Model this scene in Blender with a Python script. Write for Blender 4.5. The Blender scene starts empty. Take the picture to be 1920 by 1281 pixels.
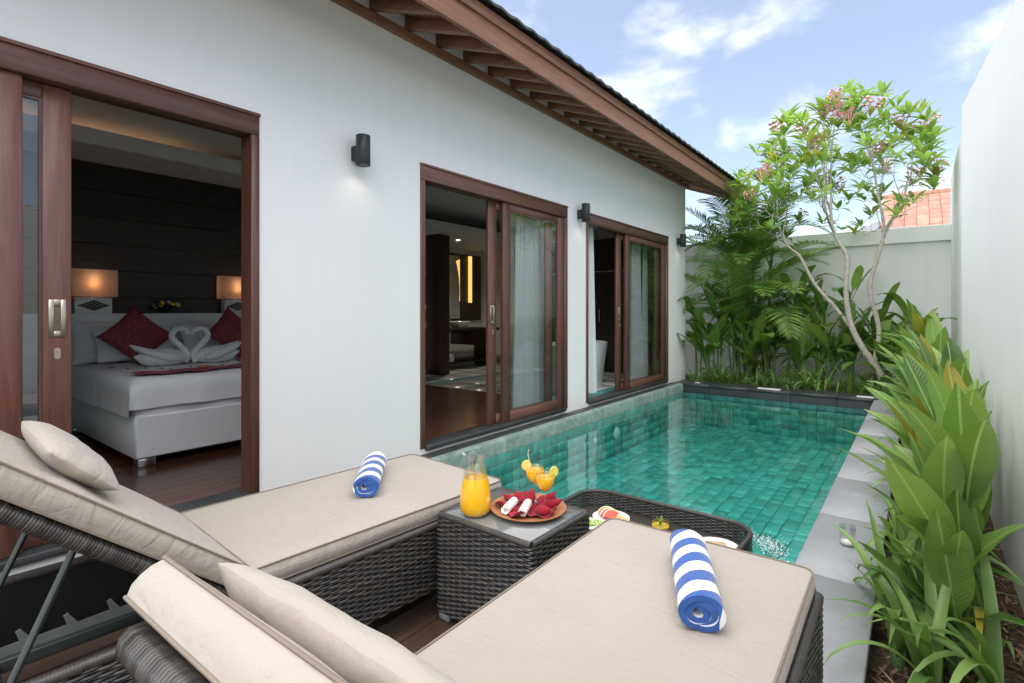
import bpy, bmesh, math, random
from mathutils import Vector, Matrix, Euler, noise as mnoise
random.seed(7)
R = math.radians
PI = math.pi
scene = bpy.context.scene
COL = scene.collection

# ------------------------------------------------------------------ camera
THETA = math.atan(760 / 980)
cam_d = bpy.data.cameras.new('Camera')
cam = bpy.data.objects.new('Camera', cam_d)
COL.objects.link(cam)
cam.location = (0, 0, 1.27)
cam.rotation_euler = (PI / 2, 0, THETA)
cam_d.sensor_width = 36
cam_d.lens = 36 * 980 / 1920
cam_d.shift_y = -57 / 1920
cam_d.clip_start = 0.05
cam_d.clip_end = 3000
scene.camera = cam

# ------------------------------------------------------------------ sky, sun, exposure
SUN_EL, SUN_AZ = 69, 197          # azimuth measured from +Y towards +X
world = bpy.data.worlds.new('World')
scene.world = world
world.use_nodes = True
nt = world.node_tree
nt.nodes.clear()
def wn(t, **k):
    n = nt.nodes.new(t)
    for a, b in k.items():
        setattr(n, a, b)
    return n
out = wn('ShaderNodeOutputWorld'); bg = wn('ShaderNodeBackground')
sky = wn('ShaderNodeTexSky', sky_type='NISHITA')
sky.sun_disc = False
sky.sun_elevation = R(SUN_EL)
sky.sun_rotation = R(SUN_AZ)
sky.air_density = 1.0; sky.dust_density = 1.0; sky.ozone_density = 1.0
tc = wn('ShaderNodeTexCoord')
sep = wn('ShaderNodeSeparateXYZ'); nt.links.new(tc.outputs['Generated'], sep.inputs[0])
zz = wn('ShaderNodeMath', operation='MAXIMUM'); nt.links.new(sep.outputs[2], zz.inputs[0]); zz.inputs[1].default_value = 0.0
za = wn('ShaderNodeMath', operation='ADD'); nt.links.new(zz.outputs[0], za.inputs[0]); za.inputs[1].default_value = 0.28
dx = wn('ShaderNodeMath', operation='DIVIDE'); nt.links.new(sep.outputs[0], dx.inputs[0]); nt.links.new(za.outputs[0], dx.inputs[1])
dy = wn('ShaderNodeMath', operation='DIVIDE'); nt.links.new(sep.outputs[1], dy.inputs[0]); nt.links.new(za.outputs[0], dy.inputs[1])
cmb = wn('ShaderNodeCombineXYZ'); nt.links.new(dx.outputs[0], cmb.inputs[0]); nt.links.new(dy.outputs[0], cmb.inputs[1])
mp = wn('ShaderNodeMapping'); nt.links.new(cmb.outputs[0], mp.inputs[0])
CLOUD_OFF = (0.30, 0.62, 0.0)
mp.inputs['Location'].default_value = CLOUD_OFF
n1 = wn('ShaderNodeTexNoise'); nt.links.new(mp.outputs[0], n1.inputs['Vector'])
n1.inputs['Scale'].default_value = 2.1; n1.inputs['Detail'].default_value = 7; n1.inputs['Roughness'].default_value = 0.55
n1.inputs['Distortion'].default_value = 0.25
cr = wn('ShaderNodeValToRGB'); nt.links.new(n1.outputs['Fac'], cr.inputs[0])
cr.color_ramp.elements[0].position = 0.49; cr.color_ramp.elements[0].color = (0, 0, 0, 1)
cr.color_ramp.elements[1].position = 0.74; cr.color_ramp.elements[1].color = (1, 1, 1, 1)
cr.color_ramp.interpolation = 'EASE'
sca = wn('ShaderNodeMath', operation='MULTIPLY'); nt.links.new(cr.outputs[0], sca.inputs[0]); sca.inputs[1].default_value = 0.92
hz = wn('ShaderNodeMath', operation='ADD'); nt.links.new(sca.outputs[0], hz.inputs[0]); hz.inputs[1].default_value = 0.14; hz.use_clamp = True
mix = wn('ShaderNodeMix', data_type='RGBA')
nt.links.new(hz.outputs[0], mix.inputs['Factor'])
nt.links.new(sky.outputs[0], mix.inputs['A'])
CLOUD = 7.5
mix.inputs['B'].default_value = (CLOUD, CLOUD * 1.0, CLOUD * 1.01, 1)
nt.links.new(mix.outputs['Result'], bg.inputs['Color'])
bg.inputs['Strength'].default_value = 0.10
nt.links.new(bg.outputs[0], out.inputs[0])

sun_d = bpy.data.lights.new('sun', 'SUN')
sun_d.energy = 3.0
sun_d.angle = R(120)
sun_d.color = (1.0, 0.965, 0.91)
sun = bpy.data.objects.new('sun', sun_d)
COL.objects.link(sun)
_el, _az = R(SUN_EL), R(SUN_AZ)
_sd = Vector((math.sin(_az) * math.cos(_el), math.cos(_az) * math.cos(_el), math.sin(_el)))
sun.rotation_euler = _sd.to_track_quat('Z', 'Y').to_euler()
sun.location = _sd * 40

scene.view_settings.view_transform = 'Standard'
scene.view_settings.look = 'None'
scene.view_settings.gamma = 1
scene.view_settings.exposure = 1.22
scene.render.engine = 'CYCLES'
scene.cycles.use_denoising = True
scene.cycles.max_bounces = 12
scene.cycles.diffuse_bounces = 5
scene.cycles.glossy_bounces = 4
scene.cycles.transmission_bounces = 8
scene.cycles.transparent_max_bounces = 16
scene.cycles.sample_clamp_indirect = 6
scene.cycles.caustics_reflective = False

# ------------------------------------------------------------------ helpers
class MB:
    def __init__(s):
        s.v = []; s.f = []
    def add(s, vs, fs):
        o = len(s.v)
        s.v.extend([tuple(v) for v in vs])
        s.f.extend([tuple(i + o for i in f) for f in fs])
        return s
    def box(s, c, d, b=0.0, M=None):
        """box centred at c with size d, chamfered by b"""
        hx, hy, hz_ = d[0] / 2, d[1] / 2, d[2] / 2
        if b <= 0:
            vs = [(x, y, z) for x in (-hx, hx) for y in (-hy, hy) for z in (-hz_, hz_)]
            fs = [(0, 1, 3, 2), (4, 6, 7, 5), (0, 4, 5, 1), (2, 3, 7, 6), (0, 2, 6, 4), (1, 5, 7, 3)]
        else:
            b = min(b, hx * .9, hy * .9, hz_ * .9)
            vs = []; idx = {}
            for sx in (-1, 1):
                for sy in (-1, 1):
                    for sz in (-1, 1):
                        for a in range(3):
                            p = [sx * (hx - b), sy * (hy - b), sz * (hz_ - b)]
                            p[a] = (sx * hx, sy * hy, sz * hz_)[a]
                            idx[(sx, sy, sz, a)] = len(vs); vs.append(tuple(p))
            fs = []
            for a in range(3):
                o1, o2 = (a + 1) % 3, (a + 2) % 3
                for sg in (-1, 1):
                    q = []
                    for (p1, p2) in ((-1, -1), (1, -1), (1, 1), (-1, 1)):
                        k = [0, 0, 0]; k[a] = sg; k[o1] = p1; k[o2] = p2
                        q.append(idx[(k[0], k[1], k[2], a)])
                    fs.append(tuple(q) if sg > 0 else tuple(reversed(q)))
                for p1 in (-1, 1):
                    for p2 in (-1, 1):
                        k0 = [0, 0, 0]; k1 = [0, 0, 0]
                        k0[a] = -1; k1[a] = 1
                        k0[o1] = k1[o1] = p1; k0[o2] = k1[o2] = p2
                        q = (idx[(*k0, o1)], idx[(*k1, o1)], idx[(*k1, o2)], idx[(*k0, o2)])
                        fs.append(q if p1 * p2 < 0 else tuple(reversed(q)))
            for sx in (-1, 1):
                for sy in (-1, 1):
                    for sz in (-1, 1):
                        q = (idx[(sx, sy, sz, 0)], idx[(sx, sy, sz, 1)], idx[(sx, sy, sz, 2)])
                        fs.append(q if sx * sy * sz > 0 else tuple(reversed(q)))
        c = Vector(c)
        if M is not None:
            vs = [(M @ Vector(v)) + c for v in vs]
        else:
            vs = [Vector(v) + c for v in vs]
        return s.add(vs, fs)
    def b2(s, x0, x1, y0, y1, z0, z1, b=0.0):
        return s.box(((x0 + x1) / 2, (y0 + y1) / 2, (z0 + z1) / 2), (x1 - x0, y1 - y0, z1 - z0), b)
    def tube(s, pts, r, n=8, closed=False, cap=True):
        pts = [Vector(p) for p in pts]
        m = len(pts)
        rs = r if isinstance(r, (list, tuple)) else [r] * m
        tang = []
        for i in range(m):
            if closed:
                t = pts[(i + 1) % m] - pts[i - 1]
            else:
                t = pts[min(i + 1, m - 1)] - pts[max(i - 1, 0)]
            tang.append(t.normalized())
        up = Vector((0, 0, 1))
        if abs(tang[0].dot(up)) > .95:
            up = Vector((1, 0, 0))
        nrm = (up - tang[0] * up.dot(tang[0])).normalized()
        vs = []
        for i in range(m):
            t = tang[i]
            nrm = (nrm - t * nrm.dot(t))
            if nrm.length < 1e-6:
                nrm = t.orthogonal()
            nrm.normalize()
            bi = t.cross(nrm)
            for k in range(n):
                a = 2 * PI * k / n
                vs.append(pts[i] + (nrm * math.cos(a) + bi * math.sin(a)) * rs[i])
        fs = []
        rng = m if closed else m - 1
        for i in range(rng):
            j = (i + 1) % m
            for k in range(n):
                l = (k + 1) % n
                fs.append((i * n + k, i * n + l, j * n + l, j * n + k))
        if cap and not closed:
            fs.append(tuple(reversed(range(n))))
            fs.append(tuple((m - 1) * n + k for k in range(n)))
        return s.add(vs, fs)
    def lathe(s, prof, c=(0, 0, 0), n=24, M=None):
        c = Vector(c); vs = []; fs = []
        for (r, z) in prof:
            for k in range(n):
                a = 2 * PI * k / n
                p = Vector((r * math.cos(a), r * math.sin(a), z))
                if M is not None:
                    p = M @ p
                vs.append(p + c)
        m = len(prof)
        for i in range(m - 1):
            for k in range(n):
                l = (k + 1) % n
                fs.append((i * n + k, i * n + l, (i + 1) * n + l, (i + 1) * n + k))
        if prof[0][0] > 1e-5:
            fs.append(tuple(reversed(range(n))))
        if prof[-1][0] > 1e-5:
            fs.append(tuple((m - 1) * n + k for k in range(n)))
        return s.add(vs, fs)
    def grid(s, nu, nv, fn):
        vs = [fn(i / nu, j / nv) for i in range(nu + 1) for j in range(nv + 1)]
        fs = [(i * (nv + 1) + j, (i + 1) * (nv + 1) + j, (i + 1) * (nv + 1) + j + 1, i * (nv + 1) + j + 1)
              for i in range(nu) for j in range(nv)]
        return s.add(vs, fs)
    def prism(s, poly, x0, x1, axis='x'):
        """polygon (list of 2-tuples) extruded along an axis"""
        n = len(poly)
        def P(a, b, t):
            return (t, a, b) if axis == 'x' else ((a, t, b) if axis == 'y' else (a, b, t))
        vs = [P(a, b, x0) for a, b in poly] + [P(a, b, x1) for a, b in poly]
        fs = [tuple(range(n)), tuple(reversed(range(n, 2 * n)))]
        for i in range(n):
            j = (i + 1) % n
            fs.append((i, n + i, n + j, j))
        return s.add(vs, fs)
    def mesh(s, name, mat, smooth=45, recalc=True):
        me = bpy.data.meshes.new(name)
        me.from_pydata(s.v, [], s.f)
        if recalc and len(s.f) < 60000:
            bm = bmesh.new(); bm.from_mesh(me)
            bmesh.ops.recalc_face_normals(bm, faces=bm.faces)
            bm.to_mesh(me); bm.free()
        if smooth:
            me.polygons.foreach_set('use_smooth', [True] * len(me.polygons))
            if smooth < 170:
                me.set_sharp_from_angle(angle=R(smooth))
        if mat is not None:
            for m_ in (mat if isinstance(mat, (list, tuple)) else [mat]):
                me.materials.append(m_)
        me.update()
        return me
    def obj(s, name, mat, parent=None, smooth=45, recalc=True, **props):
        return mk(name, s.mesh(name, mat, smooth, recalc), parent, **props)

def mk(name, me, parent=None, loc=None, rot=None, sc=None, **props):
    o = bpy.data.objects.new(name, me)
    COL.objects.link(o)
    if parent is not None:
        o.parent = parent
    if loc is not None:
        o.location = loc
    if rot is not None:
        o.rotation_euler = rot
    if sc is not None:
        o.scale = (sc, sc, sc) if isinstance(sc, (int, float)) else sc
    for k, v in props.items():
        if v is not None:
            o[k] = v
    return o

def thing(name, label, category, loc=(0, 0, 0), rz=0, group=None):
    return mk(name, None, None, loc, (0, 0, rz), None, label=label, category=category, group=group)

def arc(cx, cy, r, a0, a1, n):
    return [(cx + r * math.cos(R(a0 + (a1 - a0) * i / n)), cy + r * math.sin(R(a0 + (a1 - a0) * i / n))) for i in range(n + 1)]

def rrect(x0, x1, y0, y1, r, n=6):
    return (arc(x1 - r, y1 - r, r, 0, 90, n) + arc(x0 + r, y1 - r, r, 90, 180, n)
            + arc(x0 + r, y0 + r, r, 180, 270, n) + arc(x1 - r, y0 + r, r, 270, 360, n))

def bez(p0, p1, p2, p3, n):
    p0, p1, p2, p3 = map(Vector, (p0, p1, p2, p3))
    r = []
    for i in range(n + 1):
        t = i / n
        r.append(p0 * (1 - t) ** 3 + p1 * 3 * t * (1 - t) ** 2 + p2 * 3 * t * t * (1 - t) + p3 * t ** 3)
    return r

def crom(pts, n=6):
    """catmull-rom through the points"""
    pts = [Vector(p) for p in pts]
    P_ = [pts[0] * 2 - pts[1]] + pts + [pts[-1] * 2 - pts[-2]]
    r = []
    for i in range(1, len(P_) - 2):
        a, b, c, d = P_[i - 1], P_[i], P_[i + 1], P_[i + 2]
        for k in range(n):
            t = k / n
            r.append(.5 * ((2 * b) + (c - a) * t + (2 * a - 5 * b + 4 * c - d) * t * t + (3 * b - a - 3 * c + d) * t ** 3))
    r.append(pts[-1])
    return r

# ------------------------------------------------------------------ materials
class NT:
    def __init__(s, name):
        s.m = bpy.data.materials.new(name); s.m.use_nodes = True
        s.t = s.m.node_tree; s.t.nodes.clear()
        s.o = s.n('ShaderNodeOutputMaterial')
    def n(s, t, ins=None, **k):
        x = s.t.nodes.new(t)
        for a, b in k.items():
            setattr(x, a, b)
        if ins:
            for a, b in ins.items():
                if hasattr(b, 'is_output') or isinstance(b, bpy.types.NodeSocket):
                    s.t.links.new(b, x.inputs[a])
                else:
                    x.inputs[a].default_value = b
        return x
    def l(s, a, b):
        s.t.links.new(a, b)
    def co(s, scale=(1, 1, 1), kind='Object', rot=(0, 0, 0), jitter=False):
        tc_ = s.n('ShaderNodeTexCoord')
        v = tc_.outputs[kind]
        if jitter:
            oi = s.n('ShaderNodeObjectInfo')
            mm = s.n('ShaderNodeMath', {0: oi.outputs['Random'], 1: 37.0}, operation='MULTIPLY')
            cc = s.n('ShaderNodeCombineXYZ', {0: mm.outputs[0], 1: mm.outputs[0], 2: mm.outputs[0]})
            ad = s.n('ShaderNodeVectorMath', {0: v, 1: cc.outputs[0]}, operation='ADD')
            v = ad.outputs[0]
        mp_ = s.n('ShaderNodeMapping', {'Vector': v, 'Scale': scale, 'Rotation': rot})
        return mp_.outputs[0]
    def noise(s, vec, scale, detail=4, rough=.55, dist=0.0):
        x = s.n('ShaderNodeTexNoise', {'Vector': vec, 'Scale': scale, 'Detail': detail, 'Roughness': rough, 'Distortion': dist})
        return x.outputs['Fac']
    def ramp(s, fac, stops, interp='LINEAR'):
        x = s.n('ShaderNodeValToRGB', {0: fac})
        cr_ = x.color_ramp; cr_.interpolation = interp
        while len(cr_.elements) < len(stops):
            cr_.elements.new(.5)
        for e, (p, c) in zip(cr_.elements, stops):
            e.position = p; e.color = (*c, 1) if len(c) == 3 else c
        return x.outputs[0]
    def mixc(s, fac, a, b, blend='MIX'):
        x = s.n('ShaderNodeMix', data_type='RGBA', blend_type=blend)
        for k, v in (('Factor', fac), ('A', a), ('B', b)):
            if isinstance(v, bpy.types.NodeSocket):
                s.l(v, x.inputs[k])
            elif k == 'Factor':
                x.inputs[k].default_value = v
            else:
                x.inputs[k].default_value = (*v, 1) if len(v) == 3 else v
        return x.outputs['Result']
    def math(s, op, a, b=0.0, clamp=False):
        x = s.n('ShaderNodeMath', {0: a, 1: b}, operation=op); x.use_clamp = clamp
        return x.outputs[0]
    def bump(s, h, strength=.3, dist=.01, normal=None):
        d = {'Height': h, 'Strength': strength, 'Distance': dist}
        if normal is not None:
            d['Normal'] = normal
        return s.n('ShaderNodeBump', d).outputs[0]
    def bsdf(s, color, rough=.5, normal=None, **k):
        x = s.n('ShaderNodeBsdfPrincipled')
        def st(nm, v):
            if isinstance(v, bpy.types.NodeSocket):
                s.l(v, x.inputs[nm])
            elif isinstance(v, tuple) and len(v) == 3 and len(x.inputs[nm].default_value) == 4:
                x.inputs[nm].default_value = (*v, 1)
            else:
                x.inputs[nm].default_value = v
        st('Base Color', color); st('Roughness', rough)
        if normal is not None:
            s.l(normal, x.inputs['Normal'])
        for a, b in k.items():
            st(a.replace('_', ' '), b)
        return x.outputs[0]
    def done(s, surf):
        s.l(surf, s.o.inputs['Surface'])
        return s.m

def m_plain(name, col, rough=.5, var=.12, scale=6, bump=0.0, bscale=60, bdist=.003, rnd=0.0, **k):
    t = NT(name); c = t.co(jitter=True)
    f = t.noise(c, scale)
    dark = tuple(x * (1 - var) for x in col); lite = tuple(min(1, x * (1 + var)) for x in col)
    cc = t.ramp(f, [(.25, dark), (.75, lite)])
    if rnd:
        oi = t.n('ShaderNodeObjectInfo')
        v = t.math('MULTIPLY_ADD', oi.outputs['Random'], 2 * rnd)
        t.t.nodes[-1].inputs[2].default_value = 1 - rnd
        hs = t.n('ShaderNodeHueSaturation', {'Color': cc, 'Value': v})
        cc = hs.outputs[0]
    nr = None
    if bump:
        nr = t.bump(t.noise(c, bscale, 3), bump, bdist)
    return t.done(t.bsdf(cc, rough, nr, **k))

def m_wood(name, c0, c1, c2, axis='z', rough=.35, sc=1.0, bump=.25, coat=0.0, rnd=.12):
    t = NT(name)
    st = {'x': (.9, 14, 14), 'y': (14, .9, 14), 'z': (14, 14, .9)}[axis]
    v = t.co(tuple(a * sc for a in st), jitter=True)
    g = t.noise(v, 2.2, 6, .6, .6)
    fine = t.noise(v, 9.0, 4, .6)
    f = t.math('ADD', t.math('MULTIPLY', g, .75), t.math('MULTIPLY', fine, .25))
    cc = t.ramp(f, [(.28, c0), (.5, c1), (.72, c2)])
    oi = t.n('ShaderNodeObjectInfo')
    val = t.n('ShaderNodeMath', {0: oi.outputs['Random'], 1: 2 * rnd, 2: 1 - rnd}, operation='MULTIPLY_ADD')
    hs = t.n('ShaderNodeHueSaturation', {'Color': cc, 'Value': val.outputs[0]})
    r_ = t.n('ShaderNodeMapRange', {0: fine, 3: rough - .07, 4: rough + .12})
    return t.done(t.bsdf(hs.outputs[0], r_.outputs[0], t.bump(f, bump, .004), Coat_Weight=coat, Coat_Roughness=.2))

def m_plaster(name, col, streak=.05, rough=.75):
    t = NT(name)
    big = t.noise(t.co((1, 1, .6)), .9, 5, .6)
    run = t.noise(t.co((5, 5, .25)), 1.2, 5, .65)
    f = t.math('ADD', t.math('MULTIPLY', big, .5), t.math('MULTIPLY', run, .5))
    cc = t.ramp(f, [(.3, tuple(x * (1 - streak * 1.6) for x in col)), (.6, col)])
    fine = t.noise(t.co(), 90, 5, .7)
    trowel = t.noise(t.co((1, 1, 1.6)), 7, 5, .6)
    h = t.math('ADD', t.math('MULTIPLY', fine, .25), trowel)
    return t.done(t.bsdf(cc, rough, t.bump(h, .16, .006), Specular_IOR_Level=.25))

def m_fabric(name, col, var=.05, rough=.9, wrinkle=.35, weave=900, fine=0.0):
    t = NT(name); c = t.co(jitter=True)
    big = t.noise(c, 3.0, 4)
    cc = t.ramp(big, [(.3, tuple(x * (1 - var) for x in col)), (.7, col)])
    w1 = t.noise(t.co((1, 3, 1), jitter=True), 5, 4, .5, .8)
    wv = t.noise(c, weave, 2)
    hh = t.math('ADD', t.math('MULTIPLY', w1, 1.0), t.math('MULTIPLY', wv, .06))
    if fine:
        pk = t.noise(t.co((9, 1.4, 9), jitter=True), 3.0, 4, .6, 1.2)
        rdg = t.math('ABSOLUTE', t.math('SUBTRACT', t.noise(t.co((1, 2.2, 1), jitter=True), 4.2, 3, .5, 1.5), .5))
        hh = t.math('ADD', hh, t.math('ADD', t.math('MULTIPLY', pk, fine), t.math('MULTIPLY', t.math('MINIMUM', rdg, .10), 2.0)))
        st = t.noise(c, 1.6, 6, .7)
        cc = t.mixc(t.n('ShaderNodeMapRange', {0: st, 1: .5, 2: .75, 3: 0.0, 4: .22}).outputs[0], cc, tuple(x * .82 for x in col))
    nr = t.bump(hh, wrinkle, .012)
    return t.done(t.bsdf(cc, rough, nr, Specular_IOR_Level=.2, Sheen_Weight=.15))

def schlick(t, f0, normal=None, pw=5.0):
    lw = t.n('ShaderNodeLayerWeight', {'Blend': .5, **({'Normal': normal} if normal is not None else {})})
    p5 = t.math('POWER', lw.outputs['Facing'], pw)
    return t.n('ShaderNodeMath', {0: p5, 1: 1 - f0, 2: f0}, operation='MULTIPLY_ADD').outputs[0]

def m_glass(name, tint=(1, 1, 1), rough=0.0, ior=1.5):
    """thin clear sheet: transmits straight through, mirrors by Fresnel"""
    t = NT(name)
    tr = t.n('ShaderNodeBsdfTransparent', {'Color': (*tint, 1)})
    gl = t.n('ShaderNodeBsdfGlossy', {'Roughness': rough})
    f = schlick(t, 2 * ((ior - 1) / (ior + 1)) ** 2)
    return t.done(t.n('ShaderNodeMixShader', {0: f, 1: tr.outputs[0], 2: gl.outputs[0]}).outputs[0])

def m_leaf(name, c_dark, c_lite, rough=.35, trans=.45, rnd=.22, spec=.5, rib=0.0, pitch=0.0):
    t = NT(name)
    oi = t.n('ShaderNodeObjectInfo'); gi = t.n('ShaderNodeNewGeometry')
    r_ = t.math('FRACT', t.math('ADD', oi.outputs['Random'], gi.outputs['Random Per Island']))
    c = t.co((1, 1, 1), jitter=True)
    nz = t.noise(c, 9, 3)
    f = t.math('ADD', t.math('MULTIPLY', r_, .75), t.math('MULTIPLY', nz, .35))
    cc = t.ramp(f, [(.1, c_dark), (.85, c_lite)])
    yel = t.math('GREATER_THAN', r_, .965)
    cc = t.mixc(yel, cc, (.35, .30, .04))
    if rib:
        tc_ = t.n('ShaderNodeTexCoord'); sp = t.n('ShaderNodeSeparateXYZ', {0: tc_.outputs['Object']})
        ax = t.math('ABSOLUTE', sp.outputs[0])
        on = t.n('ShaderNodeMapRange', {0: ax, 1: rib * .5, 2: rib * 1.4, 3: .55, 4: 0.0})
        cc = t.mixc(on.outputs[0], cc, tuple(min(1, x * 1.5 + .07) for x in c_lite))
        ll = t.n('ShaderNodeVectorMath', {0: tc_.outputs['Object']}, operation='LENGTH')
        wv = t.math('SINE', t.math('MULTIPLY', t.math('SUBTRACT', ll.outputs['Value'], t.math('MULTIPLY', ax, 1.3)), 2 * PI / pitch))
        cc = t.mixc(t.math('MULTIPLY', t.math('MAXIMUM', wv, 0.0), .08), cc, c_dark)
        tip = t.n('ShaderNodeMapRange', {0: ll.outputs['Value'], 1: .47, 2: .60, 3: 0.0, 4: 1.0}).outputs[0]
        spot = t.n('ShaderNodeMapRange', {0: t.noise(t.co(jitter=True), 7, 4, .7), 1: .60, 2: .70, 3: 0.0, 4: 1.0}).outputs[0]
        dry = t.math('MULTIPLY', t.math('GREATER_THAN', r_, .55), t.math('MAXIMUM', t.math('MULTIPLY', tip, t.math('ADD', spot, .25)), t.math('MULTIPLY', spot, .30)), True)
        cc = t.mixc(dry, cc, (.30, .20, .07))
        nr = t.bump(t.math('ADD', wv, t.math('MULTIPLY', t.noise(t.co(jitter=True), 14, 3), 3.0)), .16, .003)
    else:
        veins = t.noise(t.co((60, 60, 4), jitter=True), 1.5, 2)
        nr = t.bump(veins, .12, .003)
    b = t.bsdf(cc, rough, nr, Specular_IOR_Level=spec)
    tcol = t.mixc(.35, cc, (.35, .55, .03))
    tl = t.n('ShaderNodeBsdfTranslucent', {'Color': tcol})
    ms = t.n('ShaderNodeMixShader', {0: trans, 1: b, 2: tl.outputs[0]})
    return t.done(ms.outputs[0])

# ------------------------------------------------------------------ shared materials
PL_HOUSE = m_plaster('plaster_house', (.82, .815, .80), .028)
PL_RIGHT = m_plaster('plaster_boundary', (.86, .855, .85), .025)
PL_BACK = m_plaster('plaster_back', (.86, .86, .86), .04)
PL_IN = m_plaster('plaster_inside', (.80, .79, .77), .02)
W_DOOR_Z = m_wood('door_wood_upright', (.080, .034, .024), (.138, .058, .040), (.195, .086, .060), 'z', .38, coat=.15, rnd=.2)
W_DOOR_Y = m_wood('door_wood_level', (.080, .034, .024), (.135, .057, .040), (.19, .085, .060), 'y', .4, coat=.15, rnd=.2)
W_EAVE_Y = m_wood('eave_wood_level', (.16, .068, .036), (.25, .112, .062), (.34, .165, .095), 'y', .5)
W_EAVE_X = m_wood('eave_wood_across', (.17, .085, .05), (.27, .14, .085), (.38, .21, .13), 'x', .5)
W_FLOOR = m_wood('floor_wood', (.045, .016, .009), (.085, .031, .017), (.125, .048, .026), 'y', .22, coat=.3, rnd=.25)
W_DECK = m_wood('deck_wood', (.045, .026, .017), (.085, .050, .032), (.13, .080, .052), 'y', .5, rnd=.25)
W_DARK = m_wood('dark_panel_wood', (.016, .011, .009), (.028, .020, .016), (.044, .032, .025), 'y', .5, rnd=.2)
W_BROWN = m_wood('brown_panel_wood', (.05, .024, .015), (.085, .042, .026), (.12, .062, .04), 'z', .4)
GLASS = m_glass('pane_glass', (.97, .985, .98))
BLACK_METAL = m_plain('black_metal', (.022, .024, .024), .45, bump=.1, bscale=300)
DARK_METAL = m_plain('dark_metal', (.055, .065, .062), .5)
GREY_METAL = m_plain('grey_metal', (.30, .32, .31), .4, Metallic=.3)
BRASS = m_plain('satin_brass', (.50, .44, .33), .32, Metallic=.9)
STEEL = m_plain('steel', (.6, .6, .6), .25, Metallic=1.0)
WHITE_GLOSS = m_plain('white_gloss', (.78, .78, .77), .18, .03)
WHITE_MATT = m_plain('white_matt', (.74, .74, .73), .6, .05)
TILE_FLOOR = m_plain('pale_floor', (.60, .60, .58), .2, .06)
ROOF_TILE = m_plain('roof_tile', (.055, .058, .056), .75, .35, 14, .4, 60, .006, rnd=.25)
SHEER = NT('sheer_curtain')
_tl = SHEER.n('ShaderNodeBsdfTranslucent', {'Color': (.86, .88, .90, 1)})
_df = SHEER.n('ShaderNodeBsdfDiffuse', {'Color': (.86, .88, .90, 1)})
SHEER = SHEER.done(SHEER.n('ShaderNodeMixShader', {0: .25, 1: _df.outputs[0], 2: _tl.outputs[0]}).outputs[0])

# black andesite coping
t = NT('dark_stone')
_c = t.co(jitter=True)
_f = t.noise(_c, 30, 5, .7); _g = t.noise(_c, 3.0, 4)
_cc = t.ramp(t.math('ADD', t.math('MULTIPLY', _f, .35), t.math('MULTIPLY', _g, .65)), [(.3, (.25, .255, .265)), (.7, (.35, .357, .37))])
STONE_GREY = t.done(t.bsdf(_cc, .42, t.bump(_f, .25, .003)))
t = NT('black_stone')
_c = t.co(jitter=True)
_f = t.noise(_c, 26, 5, .7); _g = t.noise(_c, 4.0, 4)
_cc = t.ramp(t.math('ADD', t.math('MULTIPLY', _f, .4), t.math('MULTIPLY', _g, .6)), [(.3, (.022, .025, .027)), (.7, (.062, .067, .07))])
STONE_BLACK = t.done(t.bsdf(_cc, .38, t.bump(_f, .35, .004)))
# green volcanic stone
t = NT('green_stone')
oi = t.n('ShaderNodeObjectInfo'); gi = t.n('ShaderNodeNewGeometry')
_r = t.math('FRACT', t.math('ADD', oi.outputs['Random'], gi.outputs['Random Per Island']))
_c = t.co(jitter=True)
_n = t.noise(_c, 22, 5, .7, .5)
_fac = t.math('ADD', t.math('MULTIPLY', _r, .66), t.math('MULTIPLY', _n, .34))
_cc = t.ramp(_fac, [(.05, (.055, .22, .205)), (.3, (.085, .34, .31)), (.65, (.11, .44, .40)), (.95, (.20, .58, .53))])
GREEN_TILE = t.done(t.bsdf(_cc, .45, t.bump(_n, .3, .004)))
t = NT('green_edge_stone')
_c = t.co((1, 1, 1), jitter=True)
_n = t.noise(_c, 16, 6, .72, .6); _b = t.noise(_c, 3.5, 3)
_cc = t.ramp(t.math('ADD', t.math('MULTIPLY', _n, .6), t.math('MULTIPLY', _b, .4)), [(.3, (.10, .15, .13)), (.5, (.24, .32, .28)), (.72, (.42, .50, .45))])
GREEN_EDGE = t.done(t.bsdf(_cc, .5, t.bump(_n, .5, .006)))
GROUT = m_plain('pool_grout', (.08, .32, .29), .7)
# water: clear tinted sheet, Fresnel mirror, small ripples
t = NT('water')
_v = t.co((1, 1, 1))
_w1 = t.noise(_v, 2.6, 3, .5, .4); _w2 = t.noise(_v, 9.0, 3, .5, .6)
_h = t.math('ADD', _w1, t.math('MULTIPLY', _w2, .16))
_nr = t.bump(_h, .10, .05)
_tr = t.n('ShaderNodeBsdfTransparent', {'Color': (.62, .93, .88, 1)})
_gl = t.n('ShaderNodeBsdfGlossy', {'Roughness': .015, 'Normal': _nr})
_fr = schlick(t, .025, _nr, 3.8)
WATER = t.done(t.n('ShaderNodeMixShader', {0: _fr, 1: _tr.outputs[0], 2: _gl.outputs[0]}).outputs[0])
# soil with mulch colours
t = NT('soil')
_c = t.co(); _n = t.noise(_c, 26, 6, .75); _b = t.noise(_c, 5, 3)
_cc = t.ramp(_n, [(.3, (.03, .018, .011)), (.5, (.09, .055, .032)), (.68, (.20, .13, .08))])
SOIL = t.done(t.bsdf(_cc, .95, t.bump(_n, .9, .03)))
GROUND_M = m_plain('ground_earth', (.10, .085, .06), .95, .3, 1.5, .5, 12, .03)

# ------------------------------------------------------------------ geometry constants (metres, deck at z = 0)
WX = -3.47            # outer face of the house wall
WT = .15
FLOOR_Z = .07
PX0, PX1, PY0, PY1 = -3.27, -.49, 2.55, 9.15
WATER_Z, POOL_Z = -.14, -.70
RW = .39              # boundary wall face

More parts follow.
